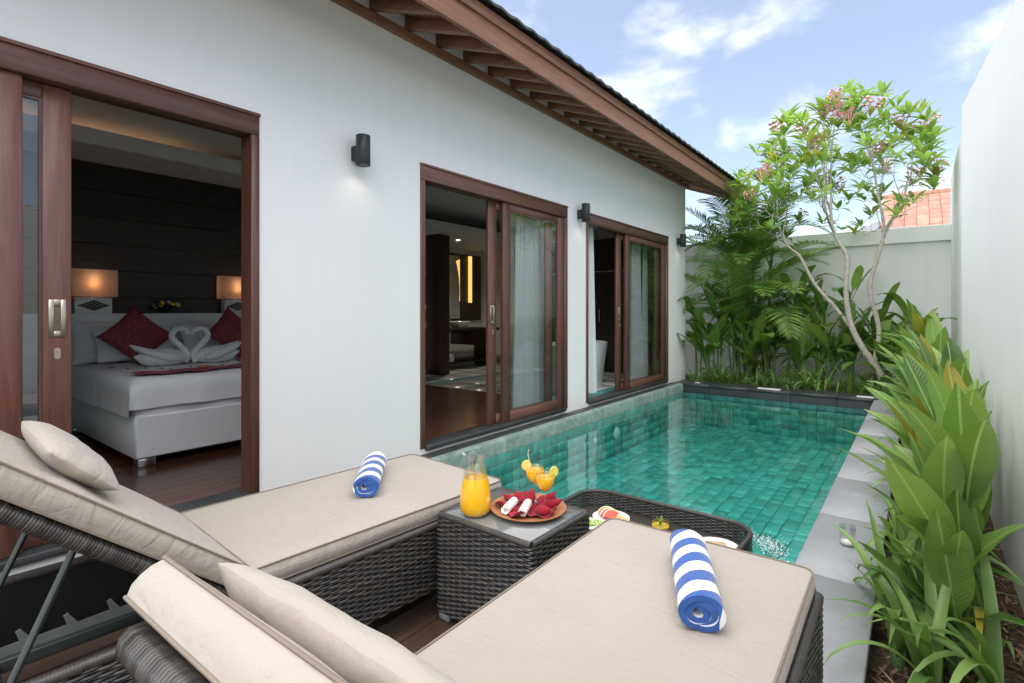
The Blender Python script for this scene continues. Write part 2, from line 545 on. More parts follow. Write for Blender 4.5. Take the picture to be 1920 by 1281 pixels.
# ground sheet with a hole for the pool
g = MB()
xs = [-600, PX0 - .12, PX1 + .1, 600]; ys = [-600, PY0 - .1, PY1 + .1, 900]
for i in range(3):
    for j in range(3):
        if i == 1 and j == 1:
            continue
        g.add([(xs[i], ys[j], -.3), (xs[i + 1], ys[j], -.3), (xs[i + 1], ys[j + 1], -.3), (xs[i], ys[j + 1], -.3)], [(0, 1, 2, 3)])
g.obj('ground', GROUND_M, smooth=0, kind='structure')

# deck of separate boards
deck = MB().b2(-3.45, -.5, -2.6, 2.3, -.12, -.034).obj('deck', m_plain('deck_bearer', (.03, .022, .016), .9), kind='structure', smooth=0)
bw = .138
nb = int((3.44 - .5) / (bw + .006))
plank = MB().box((0, 0, 0), (bw, 4.9, .028), .004).mesh('plank', W_DECK)
for i in range(nb):
    mk('plank', plank, deck, (-3.44 + bw / 2 + i * (bw + .006), -.15 + random.uniform(-.004, .004), -.016 + random.uniform(-.001, .001)))

# pool basin: grout shell, tiles as pieces
shell = MB()
e = .02
shell.b2(PX0 - .1, PX1 + .08, PY0 - .08, PY1 + .08, POOL_Z - .15, POOL_Z - .012)
shell.b2(PX0 - .1, PX0 - .012, PY0 - .08, PY1 + .08, POOL_Z - .011, -.16)
shell.b2(PX1 + .012, PX1 + .08, PY0 - .08, PY1 + .08, POOL_Z - .011, -.08)
shell.b2(PX0 - .011, PX1 + .011, PY1 + .012, PY1 + .08, POOL_Z - .011, -.08)
shell.b2(PX0 - .011, PX1 + .011, PY0 - .08, PY0 - .012, POOL_Z - .011, -.08)
pool = shell.obj('pool_basin', GROUT, kind='structure', smooth=0)
TS = .118
tile_spots = []
nx = int((PX1 - PX0) / TS); ny = int((PY1 - PY0) / TS)
tx, ty = (PX1 - PX0) / nx, (PY1 - PY0) / ny
for i in range(nx):
    y = PY0
    while y < PY1 - .03:
        l_ = random.choice((.105, .15, .15, .20, .24))
        if PY1 - (y + l_) < .07: l_ = PY1 - y
        tile_spots.append(((PX0 + (i + .5) * tx, y + l_ / 2, POOL_Z - .004), 'f', l_ / ty))
        y += l_
nz = 5; tz = (WATER_Z - .005 - POOL_Z) / nz
for k in range(nz):
    for j in range(ny):
        tile_spots.append(((PX0 - .004, PY0 + (j + .5) * ty, POOL_Z + .002 + (k + .5) * tz), 'l', 1))
        tile_spots.append(((PX1 + .004, PY0 + (j + .5) * ty, POOL_Z + .002 + (k + .5) * tz), 'l', 1))
    for i in range(nx):
        tile_spots.append(((PX0 + (i + .5) * tx, PY1 + .004, POOL_Z + .002 + (k + .5) * tz), 'e', 1))
        tile_spots.append(((PX0 + (i + .5) * tx, PY0 - .004, POOL_Z + .002 + (k + .5) * tz), 'e', 1))
tdim = {'f': (tx - .004, ty - .004, .016), 'l': (.016, ty - .004, tz - .004), 'e': (tx - .004, .016, tz - .004)}
tmesh = {k: MB().box((0, 0, 0), d, .003).mesh('tile', GREEN_TILE) for k, d in tdim.items()}
def seen(p):
    (x, y, z), k, _ = p
    if k == 'f':
        # floor tiles that the coping and loungers leave in view come first
        return (0 if y > 3.6 else 3, y + abs(x + 1.4) * .5)
    return (1 if (k == 'l' and x < -2 and y > 4.5) else 2, y)
tile_spots.sort(key=seen)
rest = MB()
for q, (p, k, sy_) in enumerate(tile_spots):
    p = (p[0] + random.uniform(-.001, .001), p[1] + random.uniform(-.001, .001), p[2] + random.uniform(-.0025, .0025))
    if q < 290:
        mk('tile', tmesh[k], pool, p, None, (1, sy_, 1))
    else:
        d_ = tdim[k]
        rest.box(p, (d_[0], d_[1] * sy_ if k == 'f' else d_[1], d_[2]), .003)
rest.obj('tile_field', GREEN_TILE, pool, kind='stuff')

wm = MB()
wm.grid(2, 2, lambda u, v: (PX0 - .01 + (PX1 + .02 - PX0) * u, PY0 - .01 + (PY1 + .02 - PY0) * v, WATER_Z))
wm.obj('pool_water', WATER, kind='structure', recalc=False)

# coping of stone slabs
cop = MB().b2(PX1 + .02, -.16, -2.5, PY1 + .4, -.28, -.045).obj('pool_coping', GROUT if False else m_plain('coping_bed', (.05, .055, .06), .8), kind='structure', smooth=0)
def slab(x0, x1, y0, y1, z0, z1, m, parent, nm='coping_slab', b=.006):
    me = MB().box((0, 0, 0), (x1 - x0, y1 - y0, z1 - z0), b).mesh(nm, m)
    return mk(nm, me, parent, ((x0 + x1) / 2, (y0 + y1) / 2, (z0 + z1) / 2))
y = -2.5
while y < 9.0:
    y2 = min(y + .9, PY1 - .003)
    if y2 - y < .3: break
    slab(PX1, -.145, y + .0015, y2 - .0015, -.045, 0, STONE_GREY, cop)
    y = y2
cop2 = MB().b2(PX0 - .02, -.16, PY1 + .02, 9.58, -.28, -.045).obj('far_coping', bpy.data.materials['coping_bed'], kind='structure', smooth=0)
x = PX0 - .16
while x < -.2:
    x2 = min(x + .62, -.145)
    slab(x + .0015, x2 - .0015, PY1 - .02, 9.60, -.045, .004, STONE_BLACK, cop2)
    slab(max(x, PX0 + .005) + .0015, min(x2, PX1) - .0015, PY1 - .012, PY1 + .015, -.16, -.046, STONE_BLACK, cop2, 'riser_slab', .003)
    x = x2
cop3 = MB().b2(-3.452, PX0 - .05, 2.31, PY1 + .3, -.28, -.045).obj('house_coping', bpy.data.materials['coping_bed'], kind='structure', smooth=0)
y = 2.32
edge_prof = [(PX0 - .06, -.002), (PX0 - .022, -.004), (PX0 - .006, -.014), (PX0 + .003, -.035), (PX0 + .004, -.16), (PX0 - .06, -.16)]
while y < PY1 - .05:
    y2 = min(y + .6, PY1 - .002)
    slab(-3.465, PX0 - .062, y + .0015, y2 - .0015, -.044, .002, STONE_BLACK, cop3)
    edge = MB().prism(edge_prof, y + .0015 - y, y2 - .0015 - y, 'y')
    edge.obj('edge_stone', GREEN_EDGE, cop3, loc=(0, y, 0))
    y = y2
# near edge of the pool, against the deck
cop4 = MB().b2(PX0 + .01, PX1 - .005, 2.31, PY0 - .012, -.25, -.045).obj('near_coping', bpy.data.materials['coping_bed'], kind='structure', smooth=0)
x = PX0 + .005
while x < PX1 - .05:
    x2 = min(x + .6, PX1 - .002)
    slab(x + .0015, x2 - .0015, 2.306, PY0, -.044, 0, STONE_BLACK, cop4)
    x = x2

# planting beds
def bed(x0, x1, y0, y1, nm):
    nx_, ny_ = max(4, int((x1 - x0) / .06)), int((y1 - y0) / .06)
    m_ = MB().grid(nx_, ny_, lambda u, v: (x0 + (x1 - x0) * u, y0 + (y1 - y0) * v,
        -.13 + .035 * mnoise.noise(Vector((u * (x1 - x0) * 5, v * (y1 - y0) * 5, 3))) + .012 * mnoise.noise(Vector((u * (x1 - x0) * 22, v * (y1 - y0) * 22, 3)))))
    return m_.obj(nm, SOIL, kind='structure')
bed(-.158, RW + .02, -2.5, 9.6, 'border_soil')
bed(-5.2, RW + .1, 9.585, 11.52, 'back_soil')

# ------------------------------------------------------------------ house
house = thing('villa', 'white plastered villa with dark wood sliding doors and a deep wooden eave', 'house', (-5.9, 3.4, FLOOR_Z))
HM = Matrix.Translation((5.9, -3.4, -FLOOR_Z))
def H(o):
    """keep world coordinates for a part whose mesh is written in world space"""
    o.matrix_parent_inverse = HM
    return o
doors = [(-.9, 1.72), (3.15, 5.60), (6.07, 8.95)]
DZ0, DZ1 = .05, 2.56
def pierced(x0, x1, ys, zs, holes):
    m_ = MB()
    def hole(i, j):
        if i < 0 or j < 0 or i >= len(ys) - 1 or j >= len(zs) - 1:
            return True
        ym, zm = (ys[i] + ys[i + 1]) / 2, (zs[j] + zs[j + 1]) / 2
        return any(a < ym < b and c < zm < d for a, b, c, d in holes)
    for i in range(len(ys) - 1):
        for j in range(len(zs) - 1):
            if hole(i, j):
                continue
            a, b, c, d = ys[i], ys[i + 1], zs[j], zs[j + 1]
            m_.add([(x1, a, c), (x1, b, c), (x1, b, d), (x1, a, d)], [(0, 1, 2, 3)])
            m_.add([(x0, a, c), (x0, b, c), (x0, b, d), (x0, a, d)], [(3, 2, 1, 0)])
            if hole(i - 1, j): m_.add([(x0, a, c), (x1, a, c), (x1, a, d), (x0, a, d)], [(0, 1, 2, 3)])
            if hole(i + 1, j): m_.add([(x0, b, c), (x1, b, c), (x1, b, d), (x0, b, d)], [(3, 2, 1, 0)])
            if hole(i, j - 1): m_.add([(x0, a, c), (x1, a, c), (x1, b, c), (x0, b, c)], [(3, 2, 1, 0)])
            if hole(i, j + 1): m_.add([(x0, a, d), (x1, a, d), (x1, b, d), (x0, b, d)], [(0, 1, 2, 3)])
    return m_
ys = [-3.2] + [v for d in doors for v in d] + [9.83]
H(pierced(WX - WT, WX, ys, [-.25, DZ0, DZ1, 3.84], [(a, b, DZ0, DZ1) for a, b in doors]).obj('front_wall', PL_HOUSE, house, smooth=0, recalc=False))
H(MB().b2(-8.6, WX - WT - .001, 9.70, 9.83, -.25, 3.8).obj('end_wall', PL_HOUSE, house, smooth=0))
H(MB().b2(-8.6, WX - WT - .001, -3.2, -3.05, -.25, 3.8).obj('end_wall', PL_HOUSE, house, smooth=0))
H(MB().b2(-8.6, -8.45, -3.04, 9.69, -.25, 4.6).obj('rear_wall', PL_IN, house, smooth=0))

# doors
def door(y0, y1, fixed, slide, stile=.125, fixed_left=False, nm='sliding_door'):
    """frame as the part, its leaves, panes and handles as sub-parts"""
    jw = .055
    fr = H(MB().b2(WX - .135, WX + .012, y0, y1, DZ1 - .1235, DZ1, .004).obj('door_head', W_DOOR_Y, house))
    def S(o):
        return o
    S(MB().b2(WX - .135, WX + .012, y0, y0 + jw, DZ0, DZ1 - .125, .004).obj('jamb', W_DOOR_Z, fr))
    S(MB().b2(WX - .135, WX + .012, y1 - jw, y1, DZ0, DZ1 - .125, .004).obj('jamb', W_DOOR_Z, fr))
    S(MB().b2(WX - .03, WX + .02, y0 - .004, y1 + .004, DZ1 + .0005, DZ1 + .022, .003).obj('head_trim', W_DOOR_Y, fr))
    S(MB().b2(WX - .16, WX + .03, y0 + jw, y1 - jw, DZ0 - .02, DZ0 + .022, .004).obj('sill', STONE_BLACK, fr))
    def leaf(a, b, x, tag_, handle_side):
        z0, z1 = DZ0 + .024, DZ1 - .127
        t_ = .038
        S(MB().b2(x - t_ / 2, x + t_ / 2, a, a + stile, z0, z1, .004).obj('stile', W_DOOR_Z, fr))
        S(MB().b2(x - t_ / 2, x + t_ / 2, b - stile, b, z0, z1, .004).obj('stile', W_DOOR_Z, fr))
        S(MB().b2(x - t_ / 2 + .001, x + t_ / 2 - .001, a + stile, b - stile, z0, z0 + .10, .003).obj('rail', W_DOOR_Y, fr))
        S(MB().b2(x - t_ / 2 + .001, x + t_ / 2 - .001, a + stile, b - stile, z1 - .075, z1, .003).obj('rail', W_DOOR_Y, fr))
        for (ya, yb, za, zb) in ((a + stile, a + stile + .012, z0 + .10, z1 - .075), (b - stile - .012, b - stile, z0 + .10, z1 - .075),
                                 (a + stile + .012, b - stile - .012, z0 + .10, z0 + .112), (a + stile + .012, b - stile - .012, z1 - .087, z1 - .075)):
            S(MB().b2(x - .012, x + .012, ya, yb, za, zb).obj('glazing_bead', W_DOOR_Z, fr))
        S(MB().b2(x - .003, x + .003, a + stile + .0125, b - stile - .0125, z0 + .1125, z1 - .0875).obj('pane', GLASS, fr, smooth=0))
        if handle_side:
            yc = (b - stile / 2) if handle_side == 'b' else (a + stile / 2)
            hp = MB()
            xf = x + t_ / 2
            zc = 1.232
            for (ya, yb, za, zb) in ((-.035, -.014, -.098, .098), (.014, .035, -.098, .098), (-.014, .014, .066, .098), (-.014, .014, -.098, -.066)):
                hp.b2(xf - .001, xf + .005, yc + ya, yc + yb, zc + za, zc + zb, .001)
            S(hp.obj('handle', BRASS, fr))
            S(MB().b2(xf - .0008, xf + .0012, yc - .0138, yc + .0138, zc - .0658, zc + .0658).obj('handle_recess', m_plain('brass_shadow', (.16, .13, .09), .5, Metallic=.6), fr))
            pr = [(yc + dy_, 1.05 + dz_) for dy_, dz_ in rrect(-.013, .013, -.03, .03, .0125)]
            lk = MB().prism(pr, xf - .001, xf + .007, 'x')
            lk.lathe([(.007, 0), (.007, .006), (.005, .008), (0, .008)], (xf + .0065, yc, 1.06), 12, Matrix.Rotation(PI / 2, 3, 'Y'))
            S(lk.obj('lock', BRASS, fr))
    leaf(fixed[0], fixed[1], WX - .032, 'fixed', None)
    leaf(slide[0], slide[1], WX - .082, 'slide', slide[2])
    return fr
door(-.9, 1.72, (-.845, .558), (-.64, .757, 'b'), .118)
door(3.15, 5.60, (4.337, 5.545), (4.155, 5.36, 'a'))
door(6.07, 8.95, (7.30, 8.895), (7.10, 8.70, 'a'), .14)

# interior shells
H(MB().b2(-8.44, WX - WT - .002, -3.04, 9.69, -.2, .03).obj('floor_slab', PL_IN, house, smooth=0))
fl = H(MB().b2(-6.3, WX - WT - .003, -3.0, 5.9, .0305, .045).obj('bedroom_floor', W_DARK, house, smooth=0))
fb = MB().box((0, 0, 0), (.118, 8.9, .02), .0015).mesh('floor_board', W_FLOOR)
for i in range(22):
    o = mk('floor_board', fb, fl, (-6.24 + i * .12, 1.45, .0555))
# thresholds reach from the boards to the door sills
ft = H(MB().b2(-8.44, -6.302, -3.0, 9.68, .0305, .045).obj('tile_bed', GROUT, house, smooth=0))
big = MB().box((0, 0, 0), (.594, .594, .02), .002).mesh('floor_tile', TILE_FLOOR)
for i in range(3):
    for j in range(10):
        o = mk('floor_tile', big, ft, (-8.1 + i * .6 + .1, 3.9 + j * .6, .0555))
ft2 = H(MB().b2(-6.298, WX - WT - .003, 5.91, 9.68, .0305, .045).obj('tile_bed', GROUT, house, smooth=0))
for i in range(4):
    for j in range(6):
        o = mk('floor_tile', big, ft2, (-5.96 + i * .6, 6.22 + j * .6, .0555))
# ceilings: a dropped band round a raised tray with a cove
CZ = 2.82
c_ = MB()
c_.b2(-8.44, WX - WT - .002, -3.04, 9.69, 3.06, 3.14)
H(c_.obj('ceiling', PL_IN, house, smooth=0))
c_ = MB()
c_.b2(-6.79, -6.05, -3.04, 3.44, CZ, CZ + .10, .004)
c_.b2(-6.06, -6.05, -3.04, 3.44, CZ + .10, CZ + .15, .003)
H(c_.obj('cove', PL_IN, house, smooth=0))
H(MB().b2(-8.44, -6.40, 3.62, 9.69, 2.72, 2.80, .004).obj('cove', PL_IN, house, smooth=0))
# bedroom head wall with horizontal boards
hw = H(MB().b2(-8.44, -6.82, -3.04, 3.46, .046, 3.055).obj('head_wall', W_DARK, house, smooth=0))
for k in range(9):
    z0 = .3 + k * .28
    o = MB().b2(-6.819, -6.80, -2.6, 3.46, z0 + .003, z0 + .277, .003).obj('wall_board', W_DARK, hw)

# eave
ov = .75; EX = WX + ov; SL = .38
rf = H(MB().prism([(EX - .012, 3.42 + .095 + .16), (EX - .012, 3.42 + .255 + .005), (-9.4, 3.675 + SL * (EX + 9.4)), (-9.4, 3.515 + .11 + SL * (EX + 9.4))], -3.6, 11.08, 'y').obj('roof', ROOF_TILE, house, smooth=0))
def E(o):
    return o
# soffit boards running along the eave, over the rafters
for k in range(6):
    x0 = WX - .1 + k * .137
    zc = 3.414 + .105 + SL * (EX - (x0 + .067))
    M_ = Matrix.Rotation(math.atan(SL), 3, 'Y')
    E(MB().box((x0 + .067, 3.45, zc), (.142, 14.0, .015), .002, M_).obj('soffit_board', W_EAVE_Y, rf))
rl_ = .80
M_ = Matrix.Rotation(math.atan(SL), 3, 'Y')
raf = MB().box((0, 0, 0), (rl_, .062, .10), .004, M_).mesh('rafter', W_EAVE_X)
for k in range(38):
    yk = -3.2 + k * .365
    o = mk('rafter', raf, rf, (EX - .02 - rl_ / 2 * math.cos(math.atan(SL)) , yk, 3.414 + .045 + SL * (.02 + rl_ / 2 * math.cos(math.atan(SL))))); E(o)
E(MB().b2(WX + .001, WX + .045, -3.2, 9.9, 3.59, 3.665, .004).obj('wall_plate', W_EAVE_Y, rf))
E(MB().b2(EX - .022, EX + .012, -3.6, 11.10, 3.414, 3.66, .004).obj('fascia', W_EAVE_Y, rf))
E(MB().b2(EX + .0125, EX + .034, -3.6, 11.10, 3.585, 3.675, .004).obj('fascia_strip', W_EAVE_Y, rf))
# row of eave tiles with their down-turned lips
tl_ = MB()
pr = [(-.30, .118), (.05, .004), (.075, -.010), (.078, -.034), (.066, -.036), (.060, -.018), (.04, -.012), (-.30, .098)]
n_ = 7
def tilew(u):
    return .007 * math.cos(2 * PI * u)
for a in range(n_ - 1):
    u0, u1 = a / (n_ - 1), (a + 1) / (n_ - 1)
    k = len(pr)
    vs = [(x_, -.105 + .21 * u0, z_ + tilew(u0)) for x_, z_ in pr] + [(x_, -.105 + .21 * u1, z_ + tilew(u1)) for x_, z_ in pr]
    fs = [(i, (i + 1) % k, k + (i + 1) % k, k + i) for i in range(k)]
    if a == 0: fs.append(tuple(range(k)))
    if a == n_ - 2: fs.append(tuple(range(k, 2 * k)))
    tl_.add(vs, fs)
tm = tl_.mesh('eave_tile', ROOF_TILE)
for k in range(71):
    o = mk('eave_tile', tm, rf, (EX + .02, -3.5 + k * .208, 3.71 + random.uniform(-.003, .003))); E(o)
# upper courses and the verge roll at the end of the roof
for c in range(1, 4):
    E(MB().grid(2, 140 * 2, lambda u, v: (EX + .02 - .28 * c + .26 * u, -3.6 + 14.65 * v, 3.72 + SL * .28 * c - SL * .26 * u + .02 * math.cos(v * 14.07 / .208 * 2 * PI))).obj('tile_course', ROOF_TILE, rf))
E(MB().tube([(EX + .17, 11.14, 3.69), (EX - .5, 11.14, 3.69 + SL * .6), (-9.3, 11.14, 3.69 + SL * (EX + .1 + 9.3))], .055, 10).obj('verge_tile', ROOF_TILE, rf))
E(MB().prism([(EX + .01, 3.414), (EX + .01, 3.66), (-9.4, 3.66 + SL * (EX + 9.4)), (-9.4, 3.414 + SL * (EX + 9.4))], 11.05, 11.085, 'y').obj('barge_board', W_EAVE_X, rf))

# ------------------------------------------------------------------ boundary walls
rw = MB()
def topz(y_):
    return 3.55 - .177 * (7.68 - y_)
rw.prism([(-2.6, -.3), (7.68, -.3), (7.68, topz(7.68)), (-2.6, topz(-2.6))], RW, RW + .18, 'x')
rw.obj('boundary_wall', PL_RIGHT, smooth=0, label='tall white side wall with a sloping top along the plant border', category='wall')
MB().b2(RW + .06, RW + .22, 7.681, 11.7, -.3, 3.55).obj('boundary_wall', PL_RIGHT, smooth=0, label='recessed level-topped stretch of white side wall beside the frangipani', category='wall')
bw_ = thing('garden_wall', 'grey white garden wall with a projecting beam behind the palm and frangipani', 'wall', (-2, 11.6, -.3))
MB().b2(-3.6, 2.455, -.1, .1, 0, 2.86).obj('wall_body', PL_BACK, bw_, smooth=0)
MB().b2(-3.62, 2.452, -.17, .12, 2.765, 3.035, .006).obj('beam', m_plaster('plaster_beam', (.87, .87, .87), .05), bw_, smooth=0)
MB().b2(-9.5, -5.605, 11.5, 11.7, -.3, 2.4).obj('garden_wall', m_plaster('plaster_shadow', (.55, .60, .58), .1), smooth=0, label='grey green wall with shade in its colour, continuing behind the villa', category='wall')  # darker, greener plaster than the back wall: shade put into the colour

# ================================================================== loungers, table, pool tray
CUSH = m_fabric('cream_canvas', (.405, .36, .310), .06, .9, .55, 900, .5)
CUSH2 = m_fabric('headrest_canvas', (.415, .37, .315), .05, .9, .45, 900, .4)
PIPE_M = m_plain('piping_thread', (.22, .18, .14), .9, .1)
t = NT('wicker_strand')
gi = t.n('ShaderNodeNewGeometry')
_c = t.co(); _n = t.noise(_c, 60, 3); 
_f = t.math('ADD', t.math('MULTIPLY', gi.outputs['Random Per Island'], .5), t.math('MULTIPLY', _n, .5))
_cc = t.ramp(_f, [(.2, (.020, .018, .016)), (.5, (.042, .038, .034)), (.85, (.090, .081, .072))])
WICKER = t.done(t.bsdf(_cc, .42, None, Specular_IOR_Level=.55))
WICK_BACK = m_plain('wicker_core', (.008, .0075, .007), .9)
FOOT_M = m_plain('grey_plastic', (.20, .21, .21), .5)

def weave(path, z0, z1, closed=False, row=.0092, stake=.034, amp=.0032, out=1):
    """horizontal strands woven in and out of hidden stakes along a plan path; returns an MB"""
    m_ = MB()
    pts = [Vector((p[0], p[1])) for p in path]
    if closed: pts.append(pts[0])
    seg = [(pts[i + 1] - pts[i]).length for i in range(len(pts) - 1)]
    tot = sum(seg)
    ns = max(2, round(tot / stake)); 
    if closed and ns % 2: ns += 1
    K = 4; n = ns * K
    samp = []
    i = 0; acc = 0
    for k in range(n + 1):
        d = tot * k / n
        while i < len(seg) - 1 and acc + seg[i] < d - 1e-9:
            acc += seg[i]; i += 1
        f = (d - acc) / max(seg[i], 1e-9)
        p = pts[i].lerp(pts[i + 1], min(1, f))
        tg = (pts[i + 1] - pts[i]).normalized()
        samp.append((p, Vector((tg.y, -tg.x)) * out))
    rows = max(1, int((z1 - z0) / row))
    rp = (z1 - z0) / rows
    for r in range(rows):
        zc = z0 + (r + .5) * rp
        h = rp * .5
        vs = []; fs = []
        for k, (p, nn) in enumerate(samp):
            w = amp * math.cos(PI * k / K + PI * r)
            w = amp * (1 if w > 0 else -1) * (abs(w / amp) ** .6)
            hh = h * (1.0 + .06 * math.cos(PI * k / K + PI * r))
            j = .0006 * mnoise.noise(Vector((p.x * 40, p.y * 40, r * 1.7)))
            for dz_, dn in ((-hh, -.0014), (0, .0016), (hh, -.0014)):
                q = p + nn * (w + dn)
                vs.append((q.x, q.y, zc + dz_ * .98 + j))
        for k in range(n):
            for c in range(2):
                a = k * 3 + c
                fs.append((a, a + 3, a + 4, a + 1))
        m_.add(vs, fs)
    return m_

def wrapped(path, r, pitch=.0075, n=10, flat=1.0):
    """tube wound with flat strand: ridged rings"""
    pts = []
    P_ = [Vector(p) for p in path]
    for i in range(len(P_) - 1):
        L_ = (P_[i + 1] - P_[i]).length
        k = max(1, int(L_ / (pitch / 3)))
        for a in range(k):
            pts.append(P_[i].lerp(P_[i + 1], a / k))
    pts.append(P_[-1])
    rs = [r * (1 + 0.045 * (1 if i % 3 == 1 else (-.6 if i % 3 == 0 else .4))) for i in range(len(pts))]
    return MB().tube(pts, rs, n)

def cushion(L, W, T, puff=.012, rad=.035, nl=26, nw=16, seed=0, wr=.006):
    """box cushion lying in x (W), y (L), z 0..T: soft domed top, bulging boxed sides"""
    m_ = MB(); top = []; 
    def edge(u):
        return 1 - abs(u) ** 5
    def P(u, v, side):
        x = u * W / 2; y = v * L / 2
        # rounded plan corners
        cx, cy = abs(x) - (W / 2 - rad), abs(y) - (L / 2 - rad)
        if cx > 0 and cy > 0:
            d = math.hypot(cx, cy)
            m = max(cx, cy)
            if d > 0:
                k = m / d
                x = math.copysign(W / 2 - rad + cx * k, x); y = math.copysign(L / 2 - rad + cy * k, y)
        e_ = edge(u) * edge(v)
        z = puff * (e_ ** .5 if e_ > 0 else 0)
        if side > 0:
            z += wr * mnoise.noise(Vector((x * 4 + seed, y * 9, seed))) * (e_ ** .3 if e_ > 0 else 0)
        return x, y, z
    us = [math.sin((i / nw - .5) * PI) * .55 + (i / nw - .5) * .9 for i in range(nw + 1)]
    vs_ = [math.sin((j / nl - .5) * PI) * .55 + (j / nl - .5) * .9 for j in range(nl + 1)]
    a = []
    for i in range(nw + 1):
        for j in range(nl + 1):
            x, y, z = P(us[i], vs_[j], 1); a.append((x, y, T - .006 + z))
    o = len(m_.v)
    m_.add(a, [(i * (nl + 1) + j, (i + 1) * (nl + 1) + j, (i + 1) * (nl + 1) + j + 1, i * (nl + 1) + j + 1) for i in range(nw) for j in range(nl)])
    b = [(x, y, .006 - .3 * (z - T + .006)) for x, y, z in a]
    m_.add(b, [(i * (nl + 1) + j, i * (nl + 1) + j + 1, (i + 1) * (nl + 1) + j + 1, (i + 1) * (nl + 1) + j) for i in range(nw) for j in range(nl)])
    per = [(0, j) for j in range(nl)] + [(i, nl) for i in range(nw)] + [(nw, nl - j) for j in range(nl)] + [(nw - i, 0) for i in range(nw)]
    ring = [a[i * (nl + 1) + j] for i, j in per]
    n = len(ring); K = 4; s_ = []
    for k in range(K + 1):
        tt = k / K
        zz_ = (T - .006) * (1 - tt) + .006 * tt
        bul = .010 * math.sin(PI * tt)
        for q, (x, y, z) in enumerate(ring):
            px_, py_ = ring[q - 1][0], ring[q - 1][1]; nx_, ny_ = ring[(q + 1) % n][0], ring[(q + 1) % n][1]
            tx_, ty_ = nx_ - px_, ny_ - py_; l_ = math.hypot(tx_, ty_) or 1
            ox, oy = -ty_ / l_, tx_ / l_
            if ox * x + oy * y < 0: ox, oy = -ox, -oy
            wv = .003 * mnoise.noise(Vector((x * 14 + seed, y * 14, tt * 3))) * math.sin(PI * tt)
            s_.append((x + ox * (bul + wv), y + oy * (bul + wv), zz_))
    m_.add(s_, [(k * n + q, (k + 1) * n + q, (k + 1) * n + (q + 1) % n, k * n + (q + 1) % n) for k in range(K) for q in range(n)])
    return m_, ring

def piping(ring, dz, r=.0032):
    m_ = MB()
    pts = [(x * 1.004, y * 1.002, z + dz) for x, y, z in ring]
    return m_.tube(pts, r, 6, closed=True)

